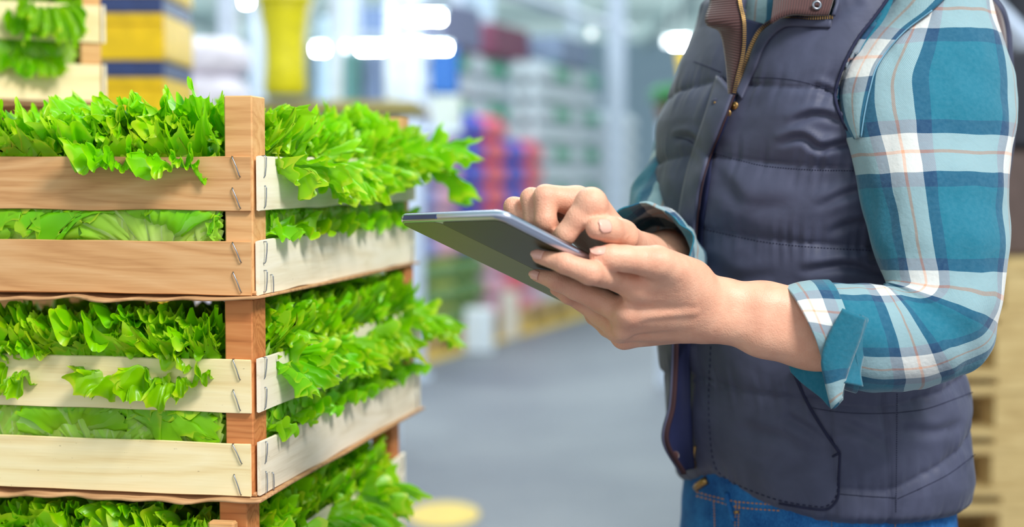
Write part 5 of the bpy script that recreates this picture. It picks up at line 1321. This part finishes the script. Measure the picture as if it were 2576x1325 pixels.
for s in (-1, 1):
    V = []; 
    for i in range(24):
        u = i/23; w = .046*math.sin(math.pi*min(1, max(.04, u*.93+.06)))**.45; h = .085-.045*u**.8
        for j in range(16):
            a = 2*math.pi*j/16; V.append(B(-.075+.27*u, s*.092+w*math.cos(a), h*.5+h*.5*math.sin(a)+.012))
    o = obj('shoe', mesh('shoe', V, qgrid(24, 16)[:, ::-1]), M_SHOE, PER, PM_)
    V = np.array(V).reshape(24, 16, 3); 
    F = [(i*16+j, (i+1)*16+j, (i+1)*16+(j+1) % 16, i*16+(j+1) % 16) for i in range(23) for j in range(16)]+[tuple(range(16)), tuple(23*16+j for j in range(16))]
    o.data = mesh('shoe', V, F); o.data.materials.append(M_SHOE)
    so = obj('sole', MB().box(tuple(B(.06, s*.092, .009)), (.28, .088, .018), np.array([Fd, Ld, [0, 0, 1]]).T, bev=.004).mesh(), M_THREAD, o); so.matrix_parent_inverse = Matrix.Identity(4)
# ---------------- head details (outside the frame)
M_HAIR = plain('grey_brown_hair', (120, 104, 92), .6); M_EYE = plain('eye_white', (240, 238, 232), .2); M_IRIS = plain('iris', (60, 80, 90), .2); M_LIP = plain('lips', (196, 108, 104), .5)
rs = np.random.RandomState(5); m = MB()
hv = []
for i in range(40):
    for j in range(24):
        az = 2*math.pi*i/40; el = -1.2+2.75*j/23; c_ = math.cos(el)
        hv.append(HH(-.014+.098*c_*math.cos(az)*(.92 if math.cos(az) > 0 else 1), .082*c_*math.sin(az), .030+.108*math.sin(el)))
hv = np.array(hv); hf = qgrid(40, 24, True); cc = hv[hf].mean(1); loc_ = (cc-HC)@HR; kp = ~((loc_[:, 0] > .025) & (loc_[:, 2] < .075)) & (loc_[:, 2] > -.07)
hair = obj('hair', mesh('hair', hv, hf[kp]), M_HAIR, PER, PM_); md = hair.modifiers.new('s', 'SOLIDIFY'); md.thickness = .008; md.offset = 0
m = MB()
for k in range(150):
    sd = -1 if k % 2 else 1; a = rs.uniform(1.2, 2.9)*sd; st = HH(-.01+.09*math.cos(a), .08*math.sin(a), rs.uniform(-.02, .03)); dn_ = np.array([0, 0, -1.0])
    m.tube([st, st+dn_*.06+Ld*sd*.006, st+dn_*rs.uniform(.11, .14)], [.003, .003, .001], 4)
o = obj('hair_strands', m.mesh(), M_HAIR, hair); o.matrix_parent_inverse = Matrix.Identity(4); tag(o, kind='stuff')
m = MB()
for k in range(26):
    st = P(1960+rs.uniform(0, 40), -90, 1.57); m.tube([st, P(1962+rs.uniform(0, 36), -40, 1.565), P(1960+rs.uniform(0, 36), rs.uniform(-4, 7), 1.56)], [.0008, .0007, .0003], 4)
o = obj('hair_strands', m.mesh(), plain('grey_hair', (170, 166, 160), .6), hair); o.matrix_parent_inverse = Matrix.Identity(4); tag(o, kind='stuff')
for s in (-1, 1):
    c_ = HH(.083, s*.031, .012); e = obj('eye', MB().lathe((0, 0, 0), [(.012*math.cos(b)+1e-5, .012*math.sin(b)) for b in np.linspace(-1.57, 1.57, 10)], 16).mesh('eye', True), M_EYE, PER, PM_); e.location = c_
    q = obj('iris', MB().tube([c_+HR[:, 0]*.0105, c_+HR[:, 0]*.0125], .005, 12).mesh(), M_IRIS, PER, PM_)
obj('lips', MB().tube([HH(.088, -.022, -.062), HH(.0945, 0, -.060), HH(.088, .022, -.062)], [.002, .0048, .002], 8).mesh('l', True), M_LIP, PER, PM_)
